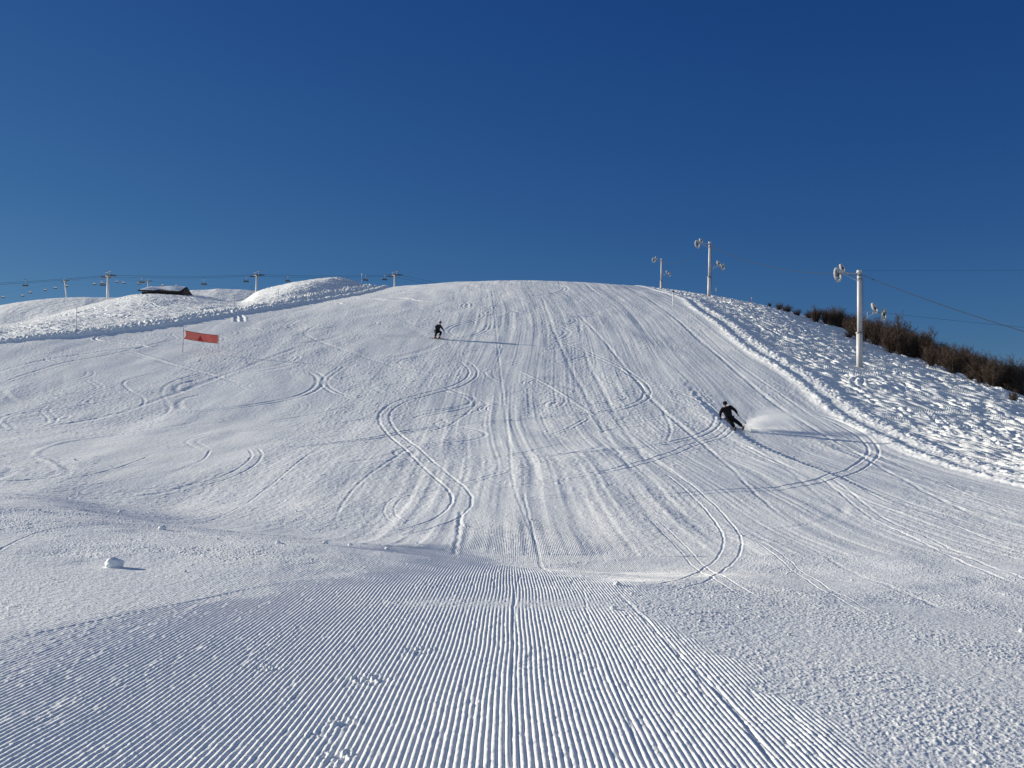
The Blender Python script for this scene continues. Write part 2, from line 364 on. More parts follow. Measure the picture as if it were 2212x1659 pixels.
# foreground corduroy, 4.2 cm ridges left by the groomer's comb
def corduroy():
    s = rowsel(0, 34); X = GX[s]; Y = GY[s]; h = H[s]
    wob = .020 * vn(X * .5 + 3, Y * .55, 1) + .004 * vn(X * 3, Y * 2.0, 2)
    ph = (X + wob) / .0388
    fr = ph - np.floor(ph); ridge = np.clip(np.sin(np.pi * fr), 0, 1) ** .8
    cut = 1 - .5 * sstep(.68, .86, vn(np.floor(ph) * 3.7, Y * 5.0, 4)) + .10 * vn(X * 30, Y * 12, 6)                           # broken ridge tops
    rid = (.0058 + .0050 * sstep(-4.5, -.5, X)) * ridge * cut
    ragx = X + .22 * fbm(X * 1.3, Y * 1.3, 3, 5) + .10 * vn(Y * 5, X * 5, 6)
    edge = 1 - sstep(-.12, .30, ragx - np.interp(Y, [2, 5.6, 8.8, 11.4, 14, 16], [2.1, 1.98, 1.62, 1.15, 1.6, 2.6]))
    left = 1 - sstep(-1.1, 1.6, (Y + 1.3 * fbm(X * .9, Y * .7, 3, 7)) - np.interp(X, [-9, -4.4, -2.3, -1.2, 4], [7.8, 9.4, 13.0, 17.5, 18]))
    patch = sstep(-.15, .25, fbm(X * .8 + 9, Y * .45, 3, 8) + .12)
    near = edge * np.maximum(left, .5 * patch)
    crumbs_band = np.exp(-((Y - 11.6 - .25 * X) / .55) ** 2) * sstep(-2.5, -.5, X) * (1 - sstep(2, 3, X))
    near = near * (1 - .8 * crumbs_band)
    far = sstep(16.5, 17.5, Y) * (1 - sstep(27, 31, Y)) * sstep(-3.4, -2.6, X) * (1 - sstep(3.6, 4.8, X)) * sstep(-.25, .15, fbm(X * .5 + 40, Y * .25, 2, 9) + .1)
    m = np.where(Y < 17, near * (1 - sstep(16.0, 16.9, Y) * .5), far) * inside[s]
    m = np.where(Y < 17, m, far)
    h += rid * m
    # chopped crumbs where the comb pattern is spoilt
    c = 1 - m; fade = 1 - .35 * sstep(15, 34, Y)
    cl = np.abs(fbm(X * 27, Y * 23, 2, 2)) ; cl2 = np.maximum(vn(X * 46, Y * 38, 1) - .15, 0)
    da, db = X * .93 + Y * .36, -X * .36 + Y * .93; dash = np.maximum(vn(da * 3.2, db * 15, 3) - .25, 0) * np.maximum(vn(da * .9, db * .9, 8) + .35, 0)
    loc = .65 + .45 * fbm(X * .8, Y * .6, 2, 6)
    h += c * fade * loc * (.72 + .28 * sstep(7, 12, Y)) * (.0065 * cl + .009 * cl2 + .016 * dash + .010 * np.maximum(vn(X * 11, Y * 10, 9) - .55, 0) * 2)
    h += .012 * fbm(X * 1.3, Y * 1.1, 3, 4) * sstep(11.5, 14, Y) * (1 - sstep(20, 26, Y))
    h += (1 - c) * .004 * np.maximum(vn(X * 24, Y * 18, 5) - .45, 0) * 2
    # spilled crumbs lying across the ridges
    sp = .3 * sstep(-2.6, -1.2, X) * sstep(.62, .85, fbm(X * 1.1 + 5, Y * .8 + 2, 3, 10)) * (1 - c); h += sp * .022 * np.maximum(vn(X * 26, Y * 24, 3), 0)
    for (cx, cy, r) in ((-1.02, 6.45, .11), (-.93, 5.75, .10), (-1.12, 6.15, .07), (-1.0, 7.6, .16), (-.75, 8.7, .14), (-1.8, 7.9, .09)):
        b = np.exp(-(((X - cx) / r) ** 2 + ((Y - cy) / (r * 1.2)) ** 2)); h += b * (.03 * np.maximum(vn(X * 34, Y * 30, 7), 0) - .008)
corduroy()

# groomed slope: undulation, passes of the groomer, scuffed and polished patches
def piste():
    X, Y = GX, GY
    wq = X + 3 * vn(X * .08, Y * .05, 5)
    und = .058 * fbm(wq * .20, Y * .075 + .02 * X, 3, 1) + .020 * fbm(X * .55 + 8, Y * .28, 2, 3)
    near = 1 - sstep(9, 18, Y)
    H[:] += und * (1 - .9 * near)
    s = rowsel(22, 330); X = GX[s]; Y = GY[s]; m = inside[s]; h = H[s]
    wx = X + .8 * vn(X * .04, Y * .03, 6) + .12 * vn(X * .3, Y * .12, 2)
    st = .015 * fbm(wx * .75, Y * .030, 3, 4, .65) + .016 * vn(wx * 3.1, Y * .06, 7) * (.5 + vn(wx * .3, Y * .1, 1)) + .007 * vn(wx * 8, Y * .12, 8)
    side = .20 + 1.0 * sstep(-13, 0, X)                                    # combed lines are clearer in the middle and right
    st = st + .020 * np.maximum(vn(wx * 1.6 + 7, Y * .022, 9) - .35, 0) * -2.2 * sstep(-12, -4, X)
    h += .72 * m * st * side
    rg = sstep(-.35, .35, fbm(X * .22 + 30, Y * .10, 3, 9))                # scuffed / polished
    h += .62 * m * (.35 + .65 * rg) * (.009 * np.maximum(fbm(X * 6.6, Y * 4.6, 2, 5), 0) + .009 * np.abs(vn(X * 13, Y * 9, 6)))
    gr = sstep(20, 60, Y); h += m * (.4 + .6 * rg) * (.5 + .7 * gr) * (.007 * vn(X * 8.5, Y * 3.2, 10) + .040 * np.maximum(vn(X * 4.5, Y * 3.2, 2) - .62, 0))
    # arcs of wind-packed scrapings
    h += m * .03 * np.abs(fbm(X * .30 + .5 * vn(X * .1, Y * .1, 1), Y * .11, 2, 11)) * (1 - sstep(2, 10, X))
piste()

# ridges of pushed-up snow on both edges, and the skied-out powder beyond them
def edges():
    s = rowsel(30, 330); X = GX[s]; Y = GY[s]; h = H[s]
    lump = np.abs(fbm(X * 1.1, Y * .8, 3, 2, .6)); cl = np.abs(fbm(X * 3.4, Y * 2.4, 2, 7))
    d = X - XR[s]
    h += np.exp(-((d - .2) / .42) ** 2) * (.10 + .05 * lump + .06 * cl) + np.exp(-((d - 1.7) / .75) ** 2) * (.11 + .06 * lump + .08 * cl)
    gate = sstep(84, 92, Y)
    dl = (XLr[s] - X)
    h += gate * (np.exp(-((dl - .9) / .65) ** 2) * (.18 + .11 * lump + .14 * cl) + np.exp(-((dl - 3.0) / 1.3) ** 2) * (.18 * lump + .24 * cl + .10))
    # powder chopped by skis: long lumps running down and across
    def chop(ang, s0, am=1.0):
        c, n = math.cos(ang), math.sin(ang); a = X * c + Y * n; b = -X * n + Y * c
        a2 = a + .8 * vn(X * .18, Y * .18, s0); b2 = b + .9 * vn(X * .22 + 5, Y * .22, s0 + 1)
        r = fbm(a2 * .50, b2 * 2.6, 3, s0, .6); q = fbm(X * 1.3, Y * .9, 2, s0 + 4)
        return am * (.17 * (1 - np.abs(r) * 1.6) + .07 * q + .04 * np.abs(vn(X * 2.8, Y * 1.6, s0 + 2)))
    mr = sstep(1.8, 3.4, d); h += mr * chop(math.atan2(-1, .55), 1, .78) * (1 - .5 * sstep(30, 40, d))
    ml = sstep(1.2, 2.6, dl) * gate * (1 - sstep(175, 200, Y))
    h += ml * chop(math.atan2(-1, 1.9), 3, .46) * (.25 + .75 * np.clip(1 - np.exp(-(((X + 37) / 7) ** 2 + ((Y - 140) / 14) ** 2)), 0, 1))
edges()
print('ground base', NR, NC, round(time.time() - T0, 1))

def pp(pts): return [hit(u, v) for (u, v) in pts]
SKI = [  # (points, depth, width, pair gap)
 ([(985,775),(1008,787),(1022,803),(1015,820),(985,836),(930,851),(872,868),(842,884),(830,903),(838,926),(868,955),(912,992),(955,1028),(985,1053),(998,1075),(990,1097),(955,1122),(890,1142),(800,1155),(700,1160)], .062, .11, .62),
 ([(1180,730),(1240,748),(1300,775),(1350,800),(1388,828),(1398,850),(1376,872),(1320,888),(1200,902),(1050,914),(900,930),(780,953),(620,968),(350,965)], .06, .11, .42),
 ([(1300,800),(1400,828),(1480,850),(1530,878),(1552,905),(1530,930),(1450,957),(1350,972),(1250,982),(1130,990),(980,992)], .06, .11, .40),
 ([(1588,920),(1560,940),(1500,960),(1440,985),(1340,1015),(1200,1040),(1060,1057),(900,1048)], .05, .10, .40),
 ([(1700,885),(1780,903),(1850,935),(1884,965),(1882,988),(1850,1013),(1790,1033),(1700,1049),(1560,1064),(1400,1074),(1250,1072),(1120,1078),(1000,1086)], .075, .11, .50),
 ([(1440,1020),(1510,1075),(1555,1120),(1580,1160),(1577,1195),(1540,1230),(1480,1255),(1420,1268),(1340,1268)], .06, .08, .40),
 ([(545,968),(555,985),(538,1006),(490,1030),(430,1046),(350,1056),(190,1062)], .05, .10, .42),
 ([(455,972),(440,990),(395,1010),(330,1025),(260,1035)], .035, .10, 0),
 ([(650,800),(680,808),(692,822),(680,842),(645,858),(590,870),(500,884),(380,893),(200,884),(20,890)], .06, .16, .5),
 ([(-60,1165),(0,1142),(60,1130),(140,1123),(230,1125),(300,1130)], .05, .07, 0),
 ([(-60,1215),(0,1187),(60,1155),(130,1136),(240,1128),(320,1130)], .045, .07, 0),
 ([(675,978),(610,1030),(545,1078),(480,1112),(400,1132)], .045, .09, 0),
 ([(1240,672),(1290,722),(1340,780),(1400,852),(1470,920),(1530,968),(1600,1032),(1660,1092),(1740,1150)], .06, .16, .0),
 ([(1390,640),(1480,705),(1560,775),(1660,862),(1760,928),(1850,980),(1960,1042),(2080,1100),(2260,1170)], .07, .20, .0),
 ([(1062,625),(1072,720),(1080,800),(1090,880),(1100,960),(1108,1040),(1128,1100),(1152,1160),(1185,1225)], .030, .11, .0),
 ([(995,1100),(990,1150),(980,1200)], .09, .16, 0),
 ([(1620,1160),(1700,1215),(1780,1270),(1890,1335)], .045, .05, .16),
 ([(1410,1120),(1470,1180),(1540,1240),(1620,1290)], .05, .06, .22),
 ([(1110,692),(1180,700),(1222,714),(1215,728),(1180,737),(1100,737)], .05, .18, .5),
 ([(1060,698),(1048,715),(1025,725),(985,732)], .05, .16, .4),
 ([(1100,610),(1190,613),(1222,622),(1200,634),(1140,642)], .06, .2, .5),
 ([(1780,1030),(1830,1065),(1900,1120),(2000,1165),(2230,1270)], .05, .12, .35),
 ([(1700,820),(1790,840),(1880,880),(1990,930),(2230,1060)], .03, .12, .0),
 ([(140,1000),(138,1016),(100,1032),(0,1038)], .06, .5, .0),
 ([(-20,1000),(22,1008),(10,1025),(-40,1040)], .06, .4, .0),
 ([(-20,808),(60,786),(140,771),(240,758),(330,750),(440,741)], .06, .35, .0),
 ([(660,745),(560,782),(480,812),(400,842),(330,868),(250,895),(0,935)], .06, .30, .0),
 ([(200,958),(340,965),(500,976),(620,978)], .035, .12, .3),
 ([(330,1040),(520,1046),(700,1053),(1000,1055)], .035, .09, .3),
 ([(1000,992),(1090,985),(1180,968),(1290,946)], .04, .12, .0),
 ([(870,1130),(845,1112),(842,1090),(862,1072),(900,1062),(1000,1045),(1090,1020),(1210,990)], .04, .09, .3),
 ([(430,820),(385,834),(388,848),(470,856)], .05, .28, 0),
 ([(1020,850),(1024,875),(1000,900),(960,925),(900,940)], .04, .12, 0),
 ([(1430,880),(1448,925),(1440,960)], .04, .12, 0),
 ([(690,700),(660,720),(700,742),(780,770),(880,800),(960,820)], .05, .25, 0),
 ([(250,760),(400,795),(520,828)], .05, .25, 0),
 ([(640,690),(618,706),(660,716),(740,705)], .05, .25, .5),
 ([(940,655),(1000,650),(1015,664),(985,672),(930,668)], .05, .22, .5),
 ([(1250,690),(1262,760),(1310,860),(1370,960),(1400,1010)], .04, .2, 0),
 ([(1170,640),(1190,700),(1230,790),(1280,880),(1320,960),(1390,1060)], .045, .2, 0),
 ([(1420,760),(1520,850),(1620,950),(1760,1060),(1900,1150)], .03, .2, 0),
 ([(1500,700),(1600,790),(1740,890),(1900,985),(2230,1130)], .035, .12, 0),
 ([(1560,1080),(1640,1130),(1760,1190),(1900,1260),(2100,1340)], .03, .15, 0),
 ([(0,1390),(200,1345),(420,1300),(560,1270),(700,1250),(880,1240)], .05, .05, 0),
 ([(0,829),(125,788),(250,764),(395,729)], .06, .22, .0), ([(0,899),(125,884),(275,859)], .05, .14, .0),
 ([(0,956),(150,959),(350,964),(550,964)], .04, .10, .0), ([(0,976),(150,976),(300,986),(450,996),(535,1001)], -.05, .12, .0),
 ([(70,984),(100,964),(200,944),(350,929)], -.06, .25, .0), ([(85,986),(115,999),(135,1019),(115,1029),(50,1034),(-20,1037)], -.07, .30, .0),
 ([(130,1039),(240,1014),(325,984)], .05, .10, .0), ([(180,1049),(350,1024),(430,999),(455,971)], .05, .09, .0),
 ([(470,905),(540,914),(650,901),(760,880)], .05, .14, .0), ([(440,852),(400,860),(386,872),(390,884)], .06, .25, .0),
 ([(280,757),(350,779),(440,804),(545,821)], -.06, .22, .0), ([(100,860),(190,848),(215,838),(190,822)], .05, .16, .4),
 ([(560,760),(640,770),(600,790),(520,800)], .05, .16, .4), ([(740,790),(700,830),(760,860),(820,850)], .05, .14, .4),
 ([(980,1085),(1100,1080),(1300,1074),(1500,1066),(1620,1058)], .05, .08, .0), ([(700,1240),(900,1218),(1000,1190)], .03, .05, .0),
 ([(1270,905),(1200,940),(1120,948)], .04, .10, .3), ([(1120,800),(1200,840),(1290,900)], -.05, .14, .0),
 ([(1140,770),(1300,790),(1420,800)], -.04, .16, .0), 
 ([(1600,960),(1680,1000),(1720,1020)], .04, .12, .3), ([(2212,1190),(2050,1130),(1900,1075),(1780,1010)], .04, .10, .0),
 ([(720,1125),(760,1060),(840,1000),(900,960)], .04, .12, .0), ([(1190,1240),(1150,1150),(1130,1060)], .04, .10, .0),
 ([(1125,1240),(1112,1290),(1108,1400),(1100,1700)], .045, .045, .0),
 ([(1258,1268),(1275,1350),(1330,1480),(1400,1680)], .036, .04, .0),
 ([(1345,1290),(1450,1400),(1570,1520),(1700,1690)], .05, .06, .0),
]
for (pts, dep, wd, gap) in SKI:
    P = pp(pts); path_field(P, gap / 2 + wd * 3.2 + .05, groove(dep, wd, gap))
rnd = random.Random(5)
def rand_turns(x0, y0, n, stepy, amp, drift):
    P = []; ph = rnd.random() * 6.3; x = x0
    for k in range(n):
        y = y0 - k * stepy; P.append((x + amp * math.sin(ph + k * 1.05), y)); x += drift * stepy
    return P
for k in range(85):                                                       # faint older carves on the piste
    y0 = rnd.uniform(60, 165); x0 = rnd.uniform(-17, 12) if y0 > 110 else rnd.uniform(-34, 10)
    gap = rnd.choice([0, .45, .5]); wd = rnd.uniform(.08, .17)
    path_field(rand_turns(x0, y0, rnd.randint(5, 11), rnd.uniform(1.6, 3.4), rnd.uniform(1.2, 4.5), rnd.uniform(-.1, .1)), gap / 2 + wd * 3.2,
               groove(rnd.uniform(.018, .05), wd, gap, .3, .2, .6))
for k in range(60):                                                       # skidded turns: wide shallow scrapes with a soft pile on the outside
    y0 = rnd.uniform(34, 150); x0 = rnd.uniform(-32, 6) if y0 < 100 else rnd.uniform(-15, 12); a0 = rnd.uniform(-.3, .5); r0 = rnd.uniform(2.5, 7) * rnd.choice([-1, 1]); L = rnd.uniform(.9, 1.9)
    P = [(x0 + r0 * math.cos(a0 + t * L), y0 - abs(r0) * .9 * math.sin(a0 + t * L) * 1.4) for t in (0, .2, .4, .6, .8, 1)]
    path_field(P, 1.6, groove(rnd.uniform(.02, .045), rnd.uniform(.25, .5), 0, .7, .35, .8))
for k in range(55):                                                       # traverses
    y0 = rnd.uniform(30, 130); x0 = rnd.uniform(-30, 8); L = rnd.uniform(5, 16); dy = rnd.uniform(-.35, .15); b = rnd.uniform(-.10, .10)
    path_field([(x0 + t * L, y0 + dy * t * L + b * (t * L - L / 2) ** 2 * .3) for t in (0, .25, .5, .75, 1)], .6, groove(rnd.uniform(.015, .035), rnd.uniform(.08, .14), 0, .3, .25, .7))
for k in range(300):                                                      # tracks in the powder, right
    y0 = rnd.uniform(48, 175); x0 = 22 + rnd.random() ** 1.2 * 24
    path_field(rand_turns(x0, y0, rnd.randint(4, 12), rnd.uniform(1.2, 2.4), rnd.uniform(.3, 1.4), rnd.uniform(.1, .75)), 1.3,
               groove(rnd.uniform(.08, .19), rnd.uniform(.12, .26), rnd.choice([0, 0, .55]), .4, .12, .5, .68))
for k in range(90):                                                       # tracks in the powder, left
    y0 = rnd.uniform(95, 178); xl = float(np.interp(y0, XLY, XLX)); x0 = xl - 4 - rnd.random() * 45
    path_field([(x, y) for x, y in rand_turns(x0, y0, rnd.randint(4, 9), rnd.uniform(1.2, 2.2), rnd.uniform(.4, 2.2), rnd.uniform(.5, 1.6))], 1.2,
               groove(rnd.uniform(.08, .18), rnd.uniform(.16, .26), rnd.choice([0, 0, .6]), .4, .12, .5, .65))
print('tracks', round(time.time() - T0, 1))

def grid_mesh(name, X, Y, Z, mat):
    nr, nc = X.shape
    co = np.empty((nr * nc, 3), np.float32); co[:, 0] = X.ravel(); co[:, 1] = Y.ravel(); co[:, 2] = Z.ravel()
    i = (np.arange(nr - 1)[:, None] * nc + np.arange(nc - 1)[None, :]).ravel().astype(np.int32)
    q = np.stack([i, i + 1, i + nc + 1, i + nc], 1).ravel()
    me = bpy.data.meshes.new(name); n = len(i)
    me.vertices.add(nr * nc); me.vertices.foreach_set('co', co.ravel())
    me.loops.add(4 * n); me.loops.foreach_set('vertex_index', q)
    me.polygons.add(n); me.polygons.foreach_set('loop_start', np.arange(0, 4 * n, 4, dtype=np.int32))
    me.polygons.foreach_set('use_smooth', np.ones(n, bool)); me.update(calc_edges=True)
    me.materials.append(mat); return link(bpy.data.objects.new(name, me))
slope = grid_mesh('ground', GX, GY, Z0 + H, M['snow']); tag(slope, 'groomed snow slope with ski tracks and combed ridges', kind='structure')
def gz(x, y):
    """height of the finished ground"""
    j = int(np.clip(np.searchsorted(Y_, y), 1, NR - 1)); i = int(np.clip(np.searchsorted(A_, x / y), 1, NC - 1))
    return bz(x, y) + float(H[j - 1:j + 1, i - 1:i + 1].mean())
# snow behind and far around the slope
xs = np.linspace(-600, 600, 61); ys = np.concatenate([np.linspace(-300, -4, 30), [0, 2.05]])
X, Y = np.meshgrid(xs, ys); tag(grid_mesh('snowfield', X, Y, -1.75 - .02 * np.abs(X) ** .9 - .02 * np.abs(Y), M['hill_snow']), kind='structure')
r = np.array([0, 60, 200, 500, 1200, 3000, 8000.]); th = np.linspace(0, 2 * np.pi, 49)
RR, TT = np.meshgrid(r, th); tag(grid_mesh('valley_ground', RR * np.cos(TT), RR * np.sin(TT), -26 - 0 * RR, M['hill_snow']), kind='structure')

# far hills on the left
def far_hill(name, Yc, prof, depth, label):
    us = np.arange(prof[0][0], prof[-1][0] + 1, 4.0); vsk = pchip([p[0] for p in prof], [p[1] for p in prof], us)
    ys = np.linspace(-depth, depth, 60); Yg = Yc + ys[:, None] + 0 * us[None, :]; top = z_of(vsk, Yc)[None, :]
    Xg = (us[None, :] - CX) / F * Yg * 1.01
    fall = np.where(ys < 0, .46 * (-ys) ** 1.0 * (1 - .5 * np.exp(ys / 30)), .10 * ys + .0040 * ys ** 2)[:, None]
    Zg = top * (1 + 0 * ys[:, None]) - fall + 2.2 * fbm(Xg * .02, Yg * .02, 3, 5) * np.clip(np.abs(ys) / 40, 0, 1)[:, None] + .35 * (1 - np.abs(fbm(Xg * .10, Yg * .3, 3, 2)))
    o = grid_mesh(name, Xg, Yg, Zg, M['hill_snow']); tag(o, label, kind='structure'); return o
far_hill('hill', 470, [(-500, 760), (-250, 705), (-100, 676), (0, 660), (60, 651), (120, 645), (180, 642), (250, 644), (330, 640), (420, 650), (560, 690), (700, 760)], 120, 'smooth far snow hill at the left edge of the skyline')
far_hill('hill', 380, [(250, 700), (320, 655), (380, 632), (430, 627), (480, 624.5), (530, 626), (570, 630), (640, 650), (760, 720)], 80, 'smooth far snow hill behind the hut')

# ------------------------------------------------------------------ snow lumps
def lump_mesh(seed, nu=22, nv=14):
    r = np.random.RandomState(seed); mb = MB(); off = r.rand(3) * 50
    mb.ball((0, 0, 0), 1, nu, nv)
    for k, p in enumerate(mb.v):
        d = 1 + .20 * float(vn(np.array([p.x * 1.6 + off[0]]), np.array([p.y * 1.6 + p.z * 2 + off[1]]), 1)[0]) + .10 * float(vn(np.array([p.x * 4 + off[2]]), np.array([p.y * 4 + p.z * 4]), 3)[0])
        if k % nu == 0 and (k // nu in (0, nv)): d = 1
        mb.v[k] = Vector((p.x * d, p.y * d, p.z * d * .72))
    me = bpy.data.meshes.new('snow_lump'); me.from_pydata([tuple(v) for v in mb.v], [], mb.f); me.update()
    me.polygons.foreach_set('use_smooth', [True] * len(me.polygons)); me.materials.append(M['lump_snow']); return me
M['lump_snow'] = snow_material('lump_snow', (.93, .94, .95), .02, 2.0, .004, 9.0)
lumps = [lump_mesh(k) for k in range(5)]
def lump(u, v, wpx, k, label, group=None):
    p = hit(u, v); o = bpy.data.objects.new('snow_lump', lumps[k % 5]); link(o)
    s = wpx / 2 / F * p.y; o.location = (p.x, p.y, gz(p.x, p.y) + s * .36); o.scale = (s, s, s); o.rotation_euler = (0, 0, k * 1.3)
    tag(o, label, 'snow lump', group)
lump(245, 1225, 38, 0, 'large rounded snow lump with a long blue shadow, lower left foreground')
for k, (u, v, wd, lb) in enumerate([
    (1333, 1262, 15, 'snow lump on the outer lip of the lower right carved loop'), (1325, 1318, 15, 'snow lump on the combed ridges just below the lower loop'),
    (351, 1138, 16, 'flat snow lump on the crest of the small dip at left'), (703, 1176, 12, 'pair-like snow lump on the dip crest left of centre'),
    (756, 1181, 10, 'small snow lump just right of the dip crest pair'), (836, 1190, 10, 'pointed snow lump on the dip crest nearest the centre'),
    (601, 1179, 11, 'snow lump on the scuffed ground between the big lump and the centre'), (2208, 1368, 14, 'snow lump cut by the right edge of the picture'),
    (1705, 1373, 9, 'snow lump alone on the rough snow at lower right'), (1005, 1136, 8, 'snow lump beside the dark groove below the S-shaped track'),
    (259, 1107, 8, 'small upright snow lump behind the left dip crest'), (85, 1100, 9, 'small snow lump near the left edge above the twin tracks'),
    (161, 993, 6, 'tiny snow lump in the blue hollow at far left')]):
    lump(u, v, wd, k + 1, lb)
for k, (u, v, wd) in enumerate([(170, 1065, 6), (144, 1077, 6), (1366, 1283, 9), (1493, 1287, 8), (1515, 1343, 9), (1597, 1312, 9), (1642, 1333, 8), (1841, 1254, 7), (1147, 1122, 6),
                                (675, 847, 4), (640, 1105, 5), (480, 1085, 5), (560, 1120, 5), (1180, 1180, 5), (1270, 1160, 5), (900, 1175, 6), (1440, 1180, 5), (1700, 1240, 6), (1920, 1330, 7),
                                (2030, 1290, 6), (1080, 1235, 7), (470, 1165, 6), (400, 1240, 7), (1560, 1265, 6), (1230, 1320, 6)]):
    lump(u, v, wd, k, 'crumb of snow lying on the groomed slope', 'snow crumbs scattered over the slope')

# ------------------------------------------------------------------ skiers
def skinned(name, nodes, edges, mat, parent, sub=2, root=0):
    names = list(nodes); idx = {n: i for i, n in enumerate(names)}
    me = bpy.data.meshes.new(name); me.from_pydata([nodes[n][0] for n in names], [(idx[a], idx[b]) for a, b in edges], []); me.update()
    o = bpy.data.objects.new(name, me); link(o)
    o.modifiers.new('skin', 'SKIN'); m2 = o.modifiers.new('sub', 'SUBSURF'); m2.levels = sub; m2.render_levels = sub
    sv = me.skin_vertices[0].data
    for n in names:
        r = nodes[n][1]; r = r if hasattr(r, '__len__') else (r, r)
        sv[idx[n]].radius = r; sv[idx[n]].use_root = (idx[n] == root)
    dg = bpy.context.evaluated_depsgraph_get(); dg.update()
    m = bpy.data.meshes.new_from_object(o.evaluated_get(dg)); m.name = name
    bpy.data.objects.remove(o); m.materials.clear(); m.materials.append(mat)
    m.polygons.foreach_set('use_smooth', [True] * len(m.polygons))
    return link(bpy.data.objects.new(name, m), parent)
def lerp(a, b, t): return Vector(a) * (1 - t) + Vector(b) * t
M['lip'] = mat_simple('lip', (.32, .10, .09), .5, 0, .05, 20)
def skier(root, J, face, cols_, hat, boots_m, beanie=True):
    """J: joint name -> (x, y, z) in metres about the base; face: unit vector the head looks along"""
    J = {k: Vector(v) for k, v in J.items()}; face = Vector(face).normalized(); side = face.cross(Vector((0, 0, 1))).normalized()
    hd = J['head']; up = (hd - J['neck']).normalized()
    N = {'pelvis': (J['pelvis'], .10), 'waist': (lerp(J['pelvis'], J['chest'], .45), .10), 'chest': (J['chest'], (.11, .10)), 'neck': (J['neck'], .055),
         'jaw': (hd - up * .06 + face * .02, .065), 'head': (hd + up * .02, .10), 'crown': (hd + up * .08, .07),
         'nose': (hd + face * .115 - up * .01, .014)}
    E = [('pelvis', 'waist'), ('waist', 'chest'), ('chest', 'neck'), ('neck', 'jaw'), ('jaw', 'head'), ('head', 'crown'), ('head', 'nose')]
    for s in ('a', 'b'):
        N['sh' + s] = (J['sh' + s], .055); N['el' + s] = (J['el' + s], .045); N['wr' + s] = (J['wr' + s], .03)
        N['hip' + s] = (J['hip' + s], .075); N['kn' + s] = (J['kn' + s], .055); N['an' + s] = (J['an' + s], .042)
        N['to' + s] = (J['an' + s] + J['fdir' + s] * .14 - Vector((0, 0, .03)), .04)
        E += [('chest', 'sh' + s), ('sh' + s, 'el' + s), ('el' + s, 'wr' + s), ('pelvis', 'hip' + s), ('hip' + s, 'kn' + s), ('kn' + s, 'an' + s), ('an' + s, 'to' + s)]
    skinned('body', N, E, M['skin'], root)
    # jacket and trousers follow the body, a little fuller, ending at neck, cuffs, hem and boots
    NJ = {'hem': (lerp(J['pelvis'], J['chest'], -.12), (.215, .19)), 'waist': (lerp(J['pelvis'], J['chest'], .45), (.225, .20)), 'chest': (J['chest'], (.26, .22)), 'collar': (lerp(J['neck'], J['chest'], .15), .085)}
    EJ = [('hem', 'waist'), ('waist', 'chest'), ('chest', 'collar')]
    for s in ('a', 'b'):
        NJ['sh' + s] = (J['sh' + s], .118); NJ['el' + s] = (J['el' + s], .086); NJ['cuff' + s] = (lerp(J['el' + s], J['wr' + s], .93), .060)
        EJ += [('chest', 'sh' + s), ('sh' + s, 'el' + s), ('el' + s, 'cuff' + s)]
    skinned('jacket', NJ, EJ, cols_[0], root)
    NT = {'pelvis': (J['pelvis'], (.19, .175))}; ET = []
    for s in ('a', 'b'):
        NT['hip' + s] = (J['hip' + s], .145); NT['kn' + s] = (J['kn' + s], .115); NT['mid' + s] = (lerp(J['kn' + s], J['an' + s], .5), .10); NT['hem' + s] = (lerp(J['kn' + s], J['an' + s], .86), .10)
        ET += [('pelvis', 'hip' + s), ('hip' + s, 'kn' + s), ('kn' + s, 'mid' + s), ('mid' + s, 'hem' + s)]
    skinned('trousers', NT, ET, cols_[1], root)
    q = up.to_track_quat('Z', 'Y')
    mb = MB(); mb.ball(hd + up * .055 - face * .012, (.125, .125, .11), 16, 10, q.to_matrix()); h = mb.build('hat' if beanie else 'helmet', hat, root, True)
    mb = MB(); c = hd + face * .075 + up * .02
    qf = face.to_track_quat('Z', 'Y'); mb.ball(c, (.075, .04, .03), 12, 8, qf.to_matrix()); g = mb.build('goggles', M['dark_steel'], root, True)
    mb = MB(); mb.ring(hd + up * .025, up, .112, .012, .035, 24); mb.build('strap', M['white_plastic'] if not beanie else M['dark_cloth'], g)
    for sg in (-1, 1): MB().ball(hd + side * .098 * sg - up * .02, (.018, .018, .03), 8, 6).build('ear', M['skin'], root, True)
    MB().bar(hd + face * .098 - up * .055 - side * .025, hd + face * .098 - up * .055 + side * .025, .007, n=6).build('mouth', M['lip'], root, True)
    for s in ('a', 'b'):                                                  # gloves: palm, four bent fingers of unequal length, a thumb
        wv = J['wr' + s]; d = (wv - J['el' + s]).normalized(); gd = J['grip' + s]; ac = d.cross(gd).normalized()
        G = {'w': (wv - d * .03, .034), 'p': (wv + d * .045, (.040, .026)), 'k': (wv + d * .085, (.042, .022))}; EG = [('w', 'p'), ('p', 'k')]
        for i, L in enumerate((.036, .042, .040, .032)):
            o_ = gd * (.030 - .020 * i); a = wv + d * .10 + o_; b = a + ac * L + d * .012; c2 = b - d * .035 + ac * .004
            G['f%d' % i] = (a, .011); G['g%d' % i] = (b, .010); G['h%d' % i] = (c2, .009); EG += [('k', 'f%d' % i), ('f%d' % i, 'g%d' % i), ('g%d' % i, 'h%d' % i)]
        t0_ = wv + d * .03 + gd * .042; G['t'] = (t0_, .013); G['u'] = (t0_ + ac * .04 + d * .02, .011); EG += [('p', 't'), ('t', 'u')]
        skinned('glove', G, EG, M['black_cloth'], root, 1)
        an = J['an' + s]; fd = J['fdir' + s]; nrm = (J['kn' + s] - an).normalized()
        mb = MB(); base = an - nrm * .07
        mb.tube([an + nrm * .16 + fd * .02, an + nrm * .08 + fd * .01, an, base], [.072, .070, .062, .055], 12)
        rot = fd.to_track_quat('Y', 'Z').to_matrix()
